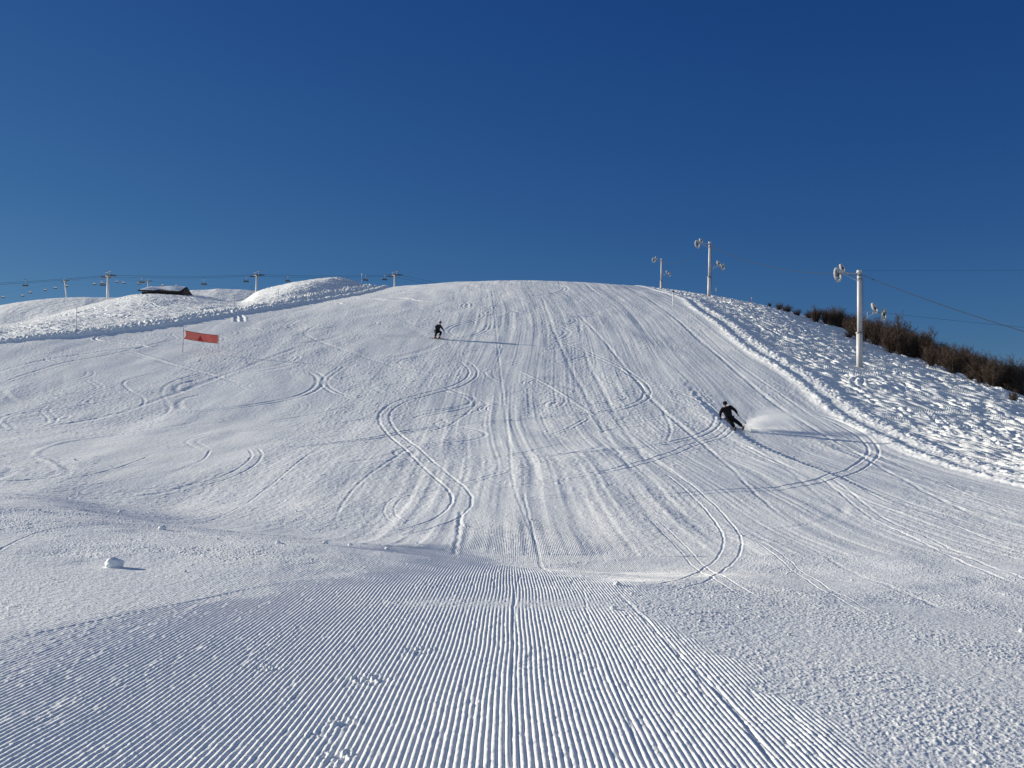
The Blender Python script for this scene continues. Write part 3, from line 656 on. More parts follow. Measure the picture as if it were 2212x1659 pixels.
        mb.ball(base + fd * .07, (.052, .15, .055), 12, 8, rot); mb.box(base + fd * .06 - nrm * .035, (.075, .30, .03), rot)
        bt = mb.build('boot', boots_m, root, True)
        mb = MB()
        for k in range(3): mb.box(base + fd * (.05 + .03 * k) + nrm * (.03 + .06 * k), (.13, .012, .018), rot)
        mb.build('buckle', M['steel'], bt)
def ski(loc, d, n, L, label, m=None):
    """ski with its centre at loc, pointing along d, surface normal n"""
    d = Vector(d).normalized(); n = (Vector(n) - d * Vector(n).dot(d)).normalized(); x = d.cross(n)
    r = empty('ski', loc); tag(r, label, 'ski'); K = 26; V = []; Fc = []
    for k in range(K + 1):
        t = k / K; y = (t - .48) * L; wd = .036 + .012 * (2 * t - 1) ** 2 + .006 * t
        if t > .93: wd *= math.sqrt(max(.02, 1 - ((t - .93) / .07) ** 2))
        if t < .03: wd *= .6 + .4 * t / .03
        lift = .11 * max(0, (t - .87) / .13) ** 1.8 + .02 * max(0, (.05 - t) / .05)
        for (sx, sz) in ((-1, .008), (1, .008), (1, -.008), (-1, -.008)):
            V.append(d * y + x * (wd * sx) + n * (lift + sz))
    for k in range(K):
        for q in range(4):
            p_ = (q + 1) % 4; Fc.append([4 * k + q, 4 * k + p_, 4 * k + 4 + p_, 4 * k + 4 + q])
    Fc.append([3, 2, 1, 0]); Fc.append([4 * K + q for q in range(4)])
    mesh_obj('ski_board', V, Fc, m or M['ski'], r, False)
    rot = Matrix((x, d, n)).transposed()
    mb = MB(); mb.box(d * .17 + n * .028, (.06, .08, .036), rot); mb.box(-d * .15 + n * .03, (.06, .10, .042), rot); mb.box(n * .013, (.055, .42, .012), rot); mb.build('binding', M['steel'], r)
    return r
def ski_pole(top, tip, label):
    top = Vector(top); tip = Vector(tip); r = empty('ski_pole', tip); tag(r, label, 'ski pole'); a = top - tip; d = a.normalized()
    MB().bar((0, 0, 0), a * .97, .008, .011, 8).build('shaft', M['pole_grey'], r, True)
    MB().tube([a * .97 - d * .09, a * .97 - d * .03, a, a + d * .015], [.015, .017, .018, .012], 8).build('grip', M['black_cloth'], r, True)
    mb = MB(); mb.ring(d * .07, d, .045, .018, .012, 16)
    for k in range(3):
        q = d.to_track_quat('Z', 'Y') @ Vector((math.cos(k * 2.1) * .04, math.sin(k * 2.1) * .04, 0)); mb.bar(d * .07, d * .07 + q, .004, n=4)
    mb.build('basket', M['dark_steel'], r)
def slope_at(x, y):
    e = 1.2; return Vector((-(bz(x + e, y) - bz(x - e, y)) / (2 * e), -(bz(x, y + e) - bz(x, y - e)) / (2 * e), 1)).normalized()

# near skier: leaning into a left-hand carve, seen from the front
P = hit(1595, 928); gp = Vector((P.x, P.y, gz(P.x, P.y) + .02))
s1 = empty('person', gp); tag(s1, 'skier in black leaning hard into a carve on the right, snow spray behind', 'person')
k = P.y / F * (2212 / 2500) / 9.217 ; k = P.y / 2563.0 / 9.217                    # metres per pixel of the enlarged study
def q1(x, y, d=0.0): return Vector(((x - 1100) * k, d, (1010 - y) * k))
n1 = slope_at(P.x, P.y); dn = Vector((-.25, -1, 0)).normalized(); dn.z = -(n1.x * dn.x + n1.y * dn.y) / n1.z; dn.normalize()
J1 = dict(head=q1(782, 440, -.34), neck=q1(800, 505, -.26), chest=q1(830, 575, -.18), pelvis=q1(905, 745, .02),
          sha=q1(735, 545, -.20), ela=q1(668, 650, -.32), wra=q1(672, 752, -.40), shb=q1(915, 500, -.20), elb=q1(1015, 585, -.30), wrb=q1(1052, 668, -.34),
          hipa=q1(872, 775, .0), kna=q1(945, 880, -.20), ana=q1(1018, 965, -.02), hipb=q1(950, 755, .04), knb=q1(1080, 850, -.16), anb=q1(1196, 945, .06))
for s in 'ab': J1['fdir' + s] = dn.copy()
J1['gripa'] = Vector((.3, .5, .8)).normalized(); J1['gripb'] = Vector((-.72, .2, .66)).normalized()
skier(s1, J1, (-.45, -1, -.10), (M['black_cloth'], M['black_cloth']), M['black_cloth'], M['boot'])
edge = Vector((-.62, -.1, .8)).normalized()
for s, lb in (('a', 'inner black ski of the near skier, nearer the middle of the slope'), ('b', 'outer black ski of the near skier, throwing up the spray')):
    an = J1['an' + s]; c = gp + an - (J1['kn' + s] - an).normalized() * .13; gg = gz(c.x, c.y)
    ski((c.x, c.y, max(c.z, gg + .03)), dn, edge, 1.65, lb)
ski_pole(gp + J1['wrb'] + Vector((-.02, -.04, .02)), gp + q1(1300, 870, .25), 'grey ski pole trailing from the near skier\'s outer hand')
hA = gp + J1['wra'] + Vector((.0, -.05, -.02)); ski_pole(hA, hA + Vector((.16, 1.0, .02)), 'ski pole held back along the near skier\'s inner side')

# far skier: upright in profile, gliding to the right
P2 = hit(944, 733); g2 = Vector((P2.x, P2.y, gz(P2.x, P2.y) + .03))
s2 = empty('person', g2); tag(s2, 'distant skier with white headband and dark red boots crossing the upper slope', 'person')
k2 = P2.y / 2563.0 / 15.8
def q2(x, y, d=0.0): return Vector(((x - 900) * k2, d, (1065 - y) * k2))
n2 = slope_at(P2.x, P2.y); dn2 = Vector((1, -.55, 0)).normalized(); dn2.z = -(n2.x * dn2.x + n2.y * dn2.y) / n2.z; dn2.normalize()
J2 = dict(head=q2(1028, 462, -.07), neck=q2(995, 530, -.06), chest=q2(958, 590, -.04), pelvis=q2(900, 745, .06),
          sha=q2(905, 560, -.18), ela=q2(850, 640, -.25), wra=q2(880, 730, -.32), shb=q2(1020, 550, .12), elb=q2(1090, 655, .08), wrb=q2(1150, 735, .02),
          hipa=q2(885, 775, -.05), kna=q2(880, 880, -.18), ana=q2(815, 990, -.02), hipb=q2(935, 770, .08), knb=q2(1070, 825, -.04), anb=q2(970, 985, .10))
for s in 'ab': J2['fdir' + s] = dn2.copy()
J2['gripa'] = Vector((.3, .5, .8)).normalized(); J2['gripb'] = Vector((.3, -.3, .9)).normalized()
skier(s2, J2, (1, -.5, -.25), (M['dark_cloth'], M['black_cloth']), M['black_cloth'], M['red_boot'], False)
for s, lb in (('a', 'rear black ski of the distant skier'), ('b', 'leading black ski of the distant skier, its tip to the right')):
    an = J2['an' + s]; c = g2 + an - Vector((0, 0, .12)) + dn2 * .12; ski((c.x, c.y, gz(c.x, c.y) + .045), dn2, n2, 1.6, lb)
a = g2 + J2['wrb'] + Vector((.03, -.02, 0)); ski_pole(a, a + Vector((-.55, .35, -.45)), 'ski pole in the distant skier\'s forward hand')
a = g2 + J2['wra'] + Vector((.03, -.03, 0)); ski_pole(a, a + Vector((-.75, .25, -.35)), 'ski pole in the distant skier\'s rear hand')

# powder thrown up behind the skiers
def spray(name, loc, size, dens, seed, label, tilt=0.0):
    mb = MB(); mb.ball((0, 0, 0), (1, 1, 1), 32, 20); o = mb.build(name, None); o.location = loc; o.scale = size; o.rotation_euler = (0, tilt, 0)
    m = bpy.data.materials.new('powder_cloud'); m.use_nodes = True; n = m.node_tree; n.nodes.clear()
    om = n.nodes.new('ShaderNodeOutputMaterial'); pv = n.nodes.new('ShaderNodeVolumePrincipled'); pv.inputs['Color'].default_value = (1, 1, 1, 1); pv.inputs['Anisotropy'].default_value = -.1
    tc = n.nodes.new('ShaderNodeTexCoord'); ln = n.nodes.new('ShaderNodeVectorMath'); ln.operation = 'LENGTH'
    no = n.nodes.new('ShaderNodeTexNoise'); no.inputs['Scale'].default_value = 2.6; no.inputs['Detail'].default_value = 8; no.inputs['Roughness'].default_value = .62; no.noise_dimensions = '4D'; no.inputs['W'].default_value = seed
    mr = n.nodes.new('ShaderNodeMapRange'); mr.inputs[1].default_value = 1.0; mr.inputs[2].default_value = .15; mr.inputs[3].default_value = -.40; mr.inputs[4].default_value = .20
    ad = n.nodes.new('ShaderNodeMath'); ad.operation = 'ADD'
    r2 = n.nodes.new('ShaderNodeMapRange'); r2.inputs[1].default_value = .42; r2.inputs[2].default_value = .80; r2.inputs[3].default_value = 0; r2.inputs[4].default_value = dens
    n.links.new(tc.outputs['Object'], ln.inputs[0]); mp_ = n.nodes.new('ShaderNodeMapping'); mp_.inputs['Scale'].default_value = (.8, 1.2, 1.7); mp_.inputs['Rotation'].default_value = (0, .45, 0); n.links.new(tc.outputs['Object'], mp_.inputs[0]); n.links.new(mp_.outputs[0], no.inputs['Vector']); n.links.new(ln.outputs['Value'], mr.inputs[0])
    n.links.new(mr.outputs[0], ad.inputs[0]); n.links.new(no.outputs[0], ad.inputs[1]); n.links.new(ad.outputs[0], r2.inputs[0]); n.links.new(r2.outputs[0], pv.inputs['Density'])
    n.links.new(pv.outputs[0], om.inputs['Volume']); o.data.materials.append(m)
    tag(o, label, kind='stuff')
spray('snow_spray', gp + Vector((1.25, .5, .36)), (1.7, 1.2, .85), 4.4, 1.0, 'cloud of powder thrown up behind the near skier')
spray('snow_spray', gp + Vector((2.5, 1.0, .75)), (2.6, 1.8, 1.25), .9, 2.5, 'thin wisp of powder drifting off the near skier\'s plume')
spray('snow_spray', P2 + Vector((-5.4, 2.4, .95)), (4.4, 1.8, 1.1), .18, 4.0, 'faint drifting powder behind the distant skier')

# ------------------------------------------------------------------ drag-lift poles at the right
def wheel(name, c, axis, r, parent, frost=True):
    c = Vector(c); axis = Vector(axis).normalized(); q = axis.to_track_quat('Z', 'Y')
    mb = MB(); mb.ring(c, axis, r, .24 * r, .12, 32); w_ = mb.build(name, M['frost'], parent)
    mb = MB()
    for i in range(6):
        a = i * math.pi / 3 + .3; mb.bar(c, c + q @ Vector((math.cos(a) * r * .80, math.sin(a) * r * .80, 0)), .045, n=6)
    mb.build('spoke', M['steel'], w_)
    MB().bar(c - axis * .09, c + axis * .09, .13, n=12).build('hub', M['dark_steel'], w_)
    return w_
def lift_pole(x, y, z, H_, label, lean):
    r = empty('lift_pole', (x, y, z - .4)); tag(r, label, 'lift pole', 'drag lift poles beside the piste'); r.rotation_euler = (0, lean, 0)
    h0 = .4 + H_ * .36; top = .4 + H_
    MB().bar((0, 0, 0), (0, 0, h0), .25, .235, 20).build('lower_mast', M['mast'], r, True)
    MB().bar((.02, 0, h0 - .05), (.02, 0, top - .25), .195, .165, 20).build('upper_mast', M['mast'], r, True)
    MB().bar((0, 0, h0 - .06), (0, 0, h0 + .03), .30, .30, 20).build('flange', M['steel'], r)
    MB().bar((.02, 0, top - .20), (.02, 0, top), .22, .20, 16).build('cap', M['frost'], r)
    for dz in (.39, .69): MB().bar((.02, 0, top - dz - .03), (.02, 0, top - dz + .03), .19, .19, 16).build('band', M['dark_steel'], r)
    mb = MB()
    for sx in (-.13, .13): mb.bar((.30, sx - .12, 1.3), (.26, sx - .12, top - .5), .014, n=5)
    for i in range(int((top - 2) / .33)): mb.bar((.29, -.25, 1.5 + i * .33), (.29, .01, 1.5 + i * .33), .010, n=4)
    mb.build('ladder', M['orange_steel'], r)
    zt = top - .28
    MB().bar((-.15, 0, zt + .02), (-1.55, 0, zt + .10), .028, n=6).bar((-.15, 0, zt - .55), (-1.30, 0, zt + .02), .022, n=6).bar((-.15, .10, zt), (-1.5, .10, zt + .06), .018, n=6).build('upper_arm', M['frost'], r)
    wheel('sheave_wheel', (-1.72, -.15, zt - .12), (.72, -.69, .05), .58, r)
    wheel('sheave_wheel', (-1.08, .75, zt + .56), (.70, -.62, .32), .38, r)
    MB().bar((-1.5, 0, zt + .10), (-1.66, -.12, zt - .10), .03, n=6).bar((-1.5, .05, zt + .08), (-1.10, .72, zt + .54), .03, n=6).build('upper_bracket', M['steel'], r)
    zl = .4 + H_ * .56
    MB().bar((.18, 0, zl - .62), (1.35, 0, zl + .12), .030, n=6).bar((.18, 0, zl + .10), (1.45, 0, zl + .14), .020, n=6).bar((.62, 0, zl - .32), (.62, 0, zl + .12), .016, n=6).bar((1.05, 0, zl - .05), (1.05, 0, zl + .13), .016, n=6).build('lower_arm', M['frost'], r)
    wheel('sheave_wheel', (1.38, .55, zl + .46), (.75, -.6, .32), .48, r)
    wheel('sheave_wheel', (1.78, -.35, zl - .16), (.80, -.58, -.10), .52, r)
    MB().bar((1.38, 0, zl + .12), (1.38, .52, zl + .44), .03, n=6).bar((1.40, 0, zl + .12), (1.76, -.33, zl - .14), .03, n=6).build('lower_bracket', M['steel'], r)
    return r
M['orange_steel'] = mat_simple('rusty_ladder', (.30, .17, .13), .7, 0, .2, 3)
def ztop(v, y): return float(z_of(v, y))
p1 = hit(1857, 795); LP = []
for (p, vt, lb) in ((p1, 584, 'tall white lift pole nearest the camera, in front of the bushes'),):
    H_ = ztop(vt, p.y) - p.z; LP.append((p.x, p.y, p.z, H_, lb))
sc_ = LP[0][3]
for (u, vt, vb, lb) in ((1530, 522.5, 641, 'white lift pole of the middle distance, on the skyline right of the piste'), (1427, 559, 640, 'farthest white lift pole, rising from behind the crest of the piste')):
    y = p1.y * 208 / (641 - 522.5) if vb == 641 else 228.0
    zt = ztop(vt, y); x = (u - CX) / F * (y * cp + zt * sp_); LP.append((x, y, zt - sc_, sc_, lb))
poles = [lift_pole(*l, R(.9 if i == 0 else 1.4)) for i, l in enumerate(LP)]
print('poles', [tuple(round(c, 1) for c in l[:4]) for l in LP], [round(gz(l[0], l[1]), 1) for l in LP])
def cable(pts, sag, r, label, group=None, n=24):
    P_ = []
    for a, b in zip(pts[:-1], pts[1:]):
        a, b = Vector(a), Vector(b); L = (b - a).length
        for i in range(n): t = i / n; P_.append(lerp(a, b, t) - Vector((0, 0, sag * L * 4 * t * (1 - t))))
    P_.append(Vector(pts[-1])); o = MB().tube(P_, r, 6).build('cable', M['cable'], None, True); tag(o, label, 'cable', group)
def topof(i, dx, dz): l = LP[i]; return (l[0] + dx, l[1], l[2] + l[3] + dz)
e1 = pt(2212, 688, 66); d1 = (e1 - Vector(topof(0, .2, -.3)))
cable([topof(0, .2, -.3), e1 + d1 * 1.25], .022, .022, 'dark lift cable sagging from the nearest lift pole to the right edge')
cable([topof(2, .1, -.3), topof(1, .1, -.3), topof(0, .1, -.3)], .018, .024, 'thin lift cable linking the tops of the three lift poles')
l0 = LP[0]; e2 = pt(2212, 704, 80); a2 = Vector((l0[0] + 1.8, l0[1] - .3, l0[2] + l0[3] * .56)); cable([a2, e2 + (e2 - a2) * .8], .006, .009, 'faint lower cable from the wheels of the nearest lift pole')
e3 = pt(2212, 584, 84); a3 = Vector(topof(0, .2, -.02)); cable([a3, e3 + (e3 - a3) * .5], .0, .006, 'faint level cable from the cap of the nearest lift pole')

# ------------------------------------------------------------------ chairlift behind the left mounds
def lift_tower(u, vt, Y, H_, sc1, lean, label, group):
    z = ztop(vt, Y); x = (u - CX) / F * (Y * cp + z * sp_); r = empty('lift_tower', (x, Y, z - H_)); tag(r, label, 'lift tower', group); r.rotation_euler = (0, lean, 0)
    MB().bar((0, 0, 0), (0, 0, H_ - 1.2 * sc1), .46 * sc1, .34 * sc1, 16).build('mast', M['mast'], r, True)
    mb = MB(); c = Vector((1.5, -1.6, 0)) * sc1; t = Vector((.93, .36, 0)); up = Vector((0, 0, 1))
    mb.bar(-c + up * (H_ - 1.3 * sc1), c + up * (H_ - 1.3 * sc1), .17 * sc1, n=8); mb.build('crossarm', M['steel'], r)
    mb = MB()
    for sg in (-1, 1): mb.bar(c * .55 * sg + up * (H_ - 1.2 * sc1), c * .55 * sg + up * (H_ - .1 * sc1), .07 * sc1, n=6)
    mb.bar(-c * .95 + up * (H_ - .1 * sc1), c * .95 + up * (H_ - .1 * sc1), .08 * sc1, n=6); mb.bar(-t * sc1 * .9 + up * H_, t * sc1 * .9 + up * H_, .05 * sc1, n=6); mb.build('lifting_frame', M['steel'], r)
    for sg in (-1, 1):
        b = c * sg + up * (H_ - 1.55 * sc1); mb = MB(); mb.bar(b - t * 1.5 * sc1, b + t * 1.5 * sc1, .10 * sc1, n=6); tr = mb.build('sheave_train', M['dark_steel'], r); mb = MB()
        for i in range(6): mb.bar(b + t * (i - 2.5) * .55 * sc1 + up * .22 * sc1 - c.normalized() * .06, b + t * (i - 2.5) * .55 * sc1 + up * .22 * sc1 + c.normalized() * .06, .22 * sc1, n=12)
        mb.build('sheave', M['dark_steel'], tr)
        MB().box(b + up * -.12 * sc1 - c.normalized() * .35 * sg, (2.2 * sc1, .5 * sc1, .06)).build('catwalk', M['steel'], r)
    return r, Vector((x, Y, z - 1.3 * sc1)), c
TW = []
for (u, vt, Y, lb) in ((234, 587, 330, 'tallest chairlift tower, white mast rising behind the left mound'), (555, 587, 372, 'middle chairlift tower, standing where the bright mound begins'), (853, 587, 385, 'right-hand chairlift tower, just left of the crest of the piste')):
    TW.append(lift_tower(u, vt, Y, 13, 1.0, 0, lb, 'towers of the near chairlift'))
TV = []
for (u, vt, Y, ln_, lb) in ((147, 602, 600, -.12, 'leaning dark chairlift tower on the far hill at the left'), (320, 603, 620, 0, 'small far chairlift tower showing above the hut')):
    TV.append(lift_tower(u, vt, Y, 16, .95, ln_, lb, 'towers of the far chairlift'))
c1 = TW[0][2]
lfar, rfar = pt(-260, 622, 330), pt(1120, 645, 400)
for sg, lb in ((1, 'near rope of the chairlift behind the left mounds'), (-1, 'far rope of the chairlift behind the left mounds')):
    cable([lfar + c1 * sg] + [t_[1] + c1 * sg for t_ in TW] + [rfar + c1 * sg], .010, .036, lb, 'ropes of the near chairlift')
cable([pt(-200, 660, 600), pt(7, 634, 600), TV[0][1], pt(253, 602, 600), TV[1][1], pt(520, 622, 620)], .002, .02, 'thin rope of the far chairlift carrying the small chairs')
def make_chair(s, white):
    r = empty('lift_chair', (0, 0, 0)); u_ = Vector((0, 0, 1))
    MB().tube([(0, 0, 0), (0, .10, -.9), (0, .25, -1.5)], .045, 6).build('hanger', M['steel'], r)
    MB().box((0, 0, 0), (.55, .18, .16)).build('grip', M['dark_steel'], r)
    MB().box((0, 0, -2.42), (2.05, .55, .10)).build('seat', M['dark_steel'], r)
    MB().box((0, .30, -2.08), (2.05, .08, .50)).build('backrest', M['dark_steel'], r)
    mb = MB()
    for sx in (-1.02, 1.02): mb.tube([(sx * .45, .25, -1.5), (sx, .25, -1.6), (sx, .28, -2.42), (sx, -.25, -2.42)], .03, 6)
    mb.bar((-1.0, .25, -1.5), (1.0, .25, -1.5), .04, n=6); mb.build('frame', M['frost'] if white else M['steel'], r)
    MB().tube([(-.95, .2, -1.75), (-.95, -.35, -2.1), (.95, -.35, -2.1), (.95, .2, -1.75)], .025, 6).build('safety_bar', M['frost'], r)
    if white: MB().ball((0, .05, -1.55), (.85, .4, .30), 12, 8).build('bubble', M['white_plastic'], r, True)
    return r
ca = make_chair(1, False); cb = make_chair(1, True)
def put(src, used, u, v, Y, s, rz, label, group):
    o = src if not used else copy_tree(src); p = pt(u, v, Y); o.location = p; o.scale = (s, s, s); o.rotation_euler = (0, 0, rz); tag(o, label, 'lift chair', group); return o
for k_, (u, v, lb) in enumerate([(55, 604, 'empty chairlift chair nearest the left edge, dark against the sky'), (222, 603, 'chairlift chair just left of the tallest tower'), (306, 597, 'chairlift chair hanging above the hut'),
                                 (441, 601, 'lone chairlift chair between the hut and the middle tower'), (532, 595, 'chairlift chair just left of the middle tower'), (622, 594, 'chairlift chair half hidden by the bright mound'),
                                 (790, 592, 'chairlift chair low over the top of the bright mound'), (831, 591, 'chairlift chair just left of the right-hand tower')]):
    put(ca, k_ > 0, u, v, 340, .88, .25, lb, 'chairs of the near chairlift')
for k_, (u, v) in enumerate([(7, 635), (49, 632), (66, 625), (98, 620), (120, 615), (144, 611), (205, 607), (220, 604), (253, 602), (268, 604), (300, 606), (352, 610), (381, 611)]):
    put(cb, k_ > 0, u, v, 600, .95, .2, 'tiny far chairlift chair with a white bubble, left part of the sky', 'chairs of the far chairlift')

# ------------------------------------------------------------------ hut
hp = hit(357, 636); hy = hp.y + 1.2; zz = lambda v: ztop(v, hy); wx_ = lambda u, z: (u - CX) / F * (hy * cp + z * sp_)
hut = empty('hut', (wx_(357, zz(634)), hy, zz(634))); tag(hut, 'low dark hut half buried in snow on top of the left mound', 'hut')
s_ = hy / F; L0, L1 = -47 * s_, 54 * s_; hr = 14.5 * s_; dp = 2.4
def slab(name, P_, th, mat):
    up = Vector((0, 0, th)); V = [Vector(p) for p in P_] + [Vector(p) - up for p in P_]; n = len(P_)
    return mesh_obj(name, V, [list(range(n)), [n + i for i in range(n)][::-1]] + [[i, n + i, n + (i + 1) % n, (i + 1) % n] for i in range(n)], mat, hut)
x0, x1, x2, x3 = L0, -33 * s_, 47 * s_, L1
roof = slab('roof', [(x0, -dp, .12), (x3 - .2, -dp, -.15), (x2, 0, hr), (x1, 0, hr)], .16, M['wood']); slab('roof', [(x1, 0, hr), (x2, 0, hr), (x3 - .2, dp, -.1), (x0, dp, .1)], .16, M['wood'])
nU, nV = 40, 10; V = []; Fc = []
for j in range(nV + 1):
    for i in range(nU + 1):
        t = i / nU; q = j / nV; a = Vector((x0 + .35, -dp * .93, .20)) * (1 - t) + Vector((x3 - .9, -dp * .86, .02)) * t; b = Vector((x1 + .1, -.02, hr + .08)) * (1 - t) + Vector((x2 - .1, -.02, hr + .08)) * t
        p = a * (1 - q) + b * q; e_ = min(1, 4 * q * 1.0 + .0) * 1.0
        p.z += .10 * math.sin(math.pi * min(1, max(0, t))) ** .3 * math.sin(math.pi * q) ** .4 + .05 * math.sin(9 * t + 3 * q); p.y -= .10 * math.sin(7 * t + 1) * (1 - q); V.append(p)
for j in range(nV):
    for i in range(nU): n0 = j * (nU + 1) + i; Fc.append([n0, n0 + 1, n0 + nU + 2, n0 + nU + 1])
o = mesh_obj('roof_snow', V, Fc, M['lump_snow'], hut, True); so_ = o.modifiers.new('thick', 'SOLIDIFY'); so_.thickness = .12
MB().box(((x0 + x3) / 2, 0, -.55), (x3 - x0 - .9, dp * 1.7, 1.0)).build('wall', M['wood'], hut)
mesh_obj('gable', [(x2 + .05, -dp * .85, -1), (x3 - .35, dp * .85, -1), (x3 - .35, dp * .85, 0), (x2 + .12, 0, hr - .12), (x2 + .05, -dp * .85, -.1), (x2 - .1, -dp * .8, -1), (x2 - .1, dp * .85, -1), (x2 - .1, dp * .85, 0), (x2 - .05, 0, hr - .12), (x2 - .1, -dp * .8, -.1)],
         [[0, 1, 2, 3, 4], [9, 8, 7, 6, 5], [0, 5, 6, 1], [1, 6, 7, 2], [2, 7, 8, 3], [3, 8, 9, 4], [4, 9, 5, 0]], M['wood'], hut)

# ------------------------------------------------------------------ banner
ya = hit(395, 763); yb = hit(471, 769)
bn = empty('banner', ya); tag(bn, 'red banner with a darker red triangle stretched between two thin poles', 'banner')
def bp(u, v, t):
    Y = ya.y * (1 - t) + yb.y * t; return pt(u, v, Y) - ya
MB().bar(bp(394.5, 768, 0), bp(396.5, 708, 0), .022, .018, 8).build('pole', M['pole_grey'], bn, True)
pw = MB().bar(bp(470, 771, 1) - Vector((0, 0, .1)), bp(470.5, 760, 1), .018, .018, 8).bar(bp(470.5, 761, 1), bp(473.5, 719, 1), .038, .03, 10).build('pole', M['white_plastic'], bn, True); pw['label'] = 'thick white banner pole'
TL, TR, BR, BL = bp(399, 714, .03), bp(473, 724.5, .99), bp(470.5, 741.8, .99), bp(397, 731.5, .02)
m = bpy.data.materials.new('red_mesh_cloth'); m.use_nodes = True; n = m.node_tree; b = n.nodes['Principled BSDF']; b.inputs['Roughness'].default_value = .7
tr = n.nodes.new('ShaderNodeBsdfTranslucent'); mx = n.nodes.new('ShaderNodeMixShader'); mx.inputs[0].default_value = .82; om = n.nodes['Material Output']
no = n.nodes.new('ShaderNodeTexNoise'); no.inputs['Scale'].default_value = 8; cr = n.nodes.new('ShaderNodeValToRGB')
cr.color_ramp.elements[0].color = (1.0, .25, .15, 1); cr.color_ramp.elements[1].color = (1.0, .28, .20, 1)
n.links.new(no.outputs[0], cr.inputs[0]); n.links.new(cr.outputs[0], b.inputs['Base Color']); n.links.new(cr.outputs[0], tr.inputs['Color'])
n.links.new(b.outputs[0], mx.inputs[1]); n.links.new(tr.outputs[0], mx.inputs[2]); tp = n.nodes.new('ShaderNodeBsdfTransparent'); m2_ = n.nodes.new('ShaderNodeMixShader'); lw_ = n.nodes.new('ShaderNodeLayerWeight'); lw_.inputs[0].default_value = .5; mw_ = n.nodes.new('ShaderNodeMapRange'); mw_.inputs[1].default_value = .55; mw_.inputs[2].default_value = .85; mw_.inputs[3].default_value = .28; mw_.inputs[4].default_value = 0; n.links.new(lw_.outputs['Facing'], mw_.inputs[0]); n.links.new(mw_.outputs[0], m2_.inputs[0])   # open weave
n.links.new(mx.outputs[0], m2_.inputs[1]); n.links.new(tp.outputs[0], m2_.inputs[2]); n.links.new(m2_.outputs[0], om.inputs['Surface']); M['banner'] = m
M['banner_dark'] = mat_simple('dark_red_print', (.55, .03, .012), .7, 0, .1, 6); M['hem'] = mat_simple('banner_hem', (.2, .02, .03), .7, 0, .1, 6)
V = []; Fc = []; nU, nV = 48, 10
for j in range(nV + 1):
    for i in range(nU + 1):
        t = i / nU; q = j / nV; p = lerp(lerp(TL, TR, t), lerp(BL, BR, t), q); p.y += .025 * math.sin(t * 9) * math.sin(math.pi * t)
        p.x += .14 * math.exp(-t / .03) * math.sin(math.pi * q); p.z -= .02 * math.sin(math.pi * t) * 2; V.append(p)
for j in range(nV):
    for i in range(nU): n0 = j * (nU + 1) + i; Fc.append([n0, n0 + 1, n0 + nU + 2, n0 + nU + 1])
cl_ = mesh_obj('cloth', V, Fc, M['banner'], bn, True); sd = cl_.modifiers.new('thick', 'SOLIDIFY'); sd.thickness = .006
row = lambda j: [V[j * (nU + 1) + i] for i in range(nU + 1)]
MB().tube(row(0), .018, 6).tube(row(nV), .016, 6).build('hem', M['hem'], bn)
def onb(t, q): return lerp(lerp(TL, TR, t), lerp(BL, BR, t), q) + Vector((0, -.045, -.03))
a_, b_, c_ = onb(.475, .32), onb(.40, .93), onb(.575, .93); th = Vector((0, .008, 0))
mesh_obj('triangle', [a_, b_, c_, a_ + th, b_ + th, c_ + th], [[0, 1, 2], [5, 4, 3], [0, 3, 4, 1], [1, 4, 5, 2], [2, 5, 3, 0]], M['banner_dark'], bn)

# ------------------------------------------------------------------ thin marker poles
def marker(u, vt, vb, mat, rad, label, topm=None, cat='marker pole', Y=None):
    p = hit(u, vb) if Y is None else pt(u, vb, Y); h = (ztop(vt, p.y) - p.z); r = empty('marker_pole', (p.x, p.y, p.z)); tag(r, label, cat)
    MB().bar((0, 0, -.3), (.01, 0, h), rad, rad * .85, 8).build('shaft', mat, r, True)
    MB().bar((.01, 0, h * .97), (.01, 0, h + .06), rad * 1.7, rad * 1.7, 8).build('top_cap', topm or mat, r)
marker(1454.5, 630, 660, M['pole_white'], .075, 'white marker pole with a dark top on the snow bank right of the piste', M['wood'])
marker(164, 666, 724, M['pole_grey'], .022, 'thin grey marker pole nearest the left edge', M['pole_grey'])
marker(362, 658, 693, M['pole_grey'], .022, 'thin grey marker pole above the red banner', M['pole_grey'])
marker(506, 638, 664, M['pole_grey'], .022, 'thin grey marker pole below the start of the bright mound', M['pole_grey'])
marker(601, 626, 642, M['pole_grey'], .022, 'thin marker pole on the side of the bright mound', M['pole_grey'])
marker(779, 590, 603, M['pole_white'], .03, 'pale marker pole on top of the bright mound', M['pole_white'])
marker(1550, 622, 642, M['orange'], .03, 'thin reddish marker pole just right of the middle lift pole', M['pole_white'])
marker(1624, 644, 660, M['orange'], .035, 'short reddish marker pole on the right skyline before the first bushes', M['pole_white'])
marker(1802, 720, 755, M['pole_grey'], .02, 'thin grey marker pole in the tracked snow left of the nearest lift pole', M['orange'])
marker(62, 712, 735, M['pole_grey'], .022, 'short dark marker pole on the left bank at the picture edge', M['pole_grey'])
marker(543, 618, 636, M['pole_grey'], .05, 'small dark sign post between two hills left of the bright mound', M['dark_steel'], Y=300)

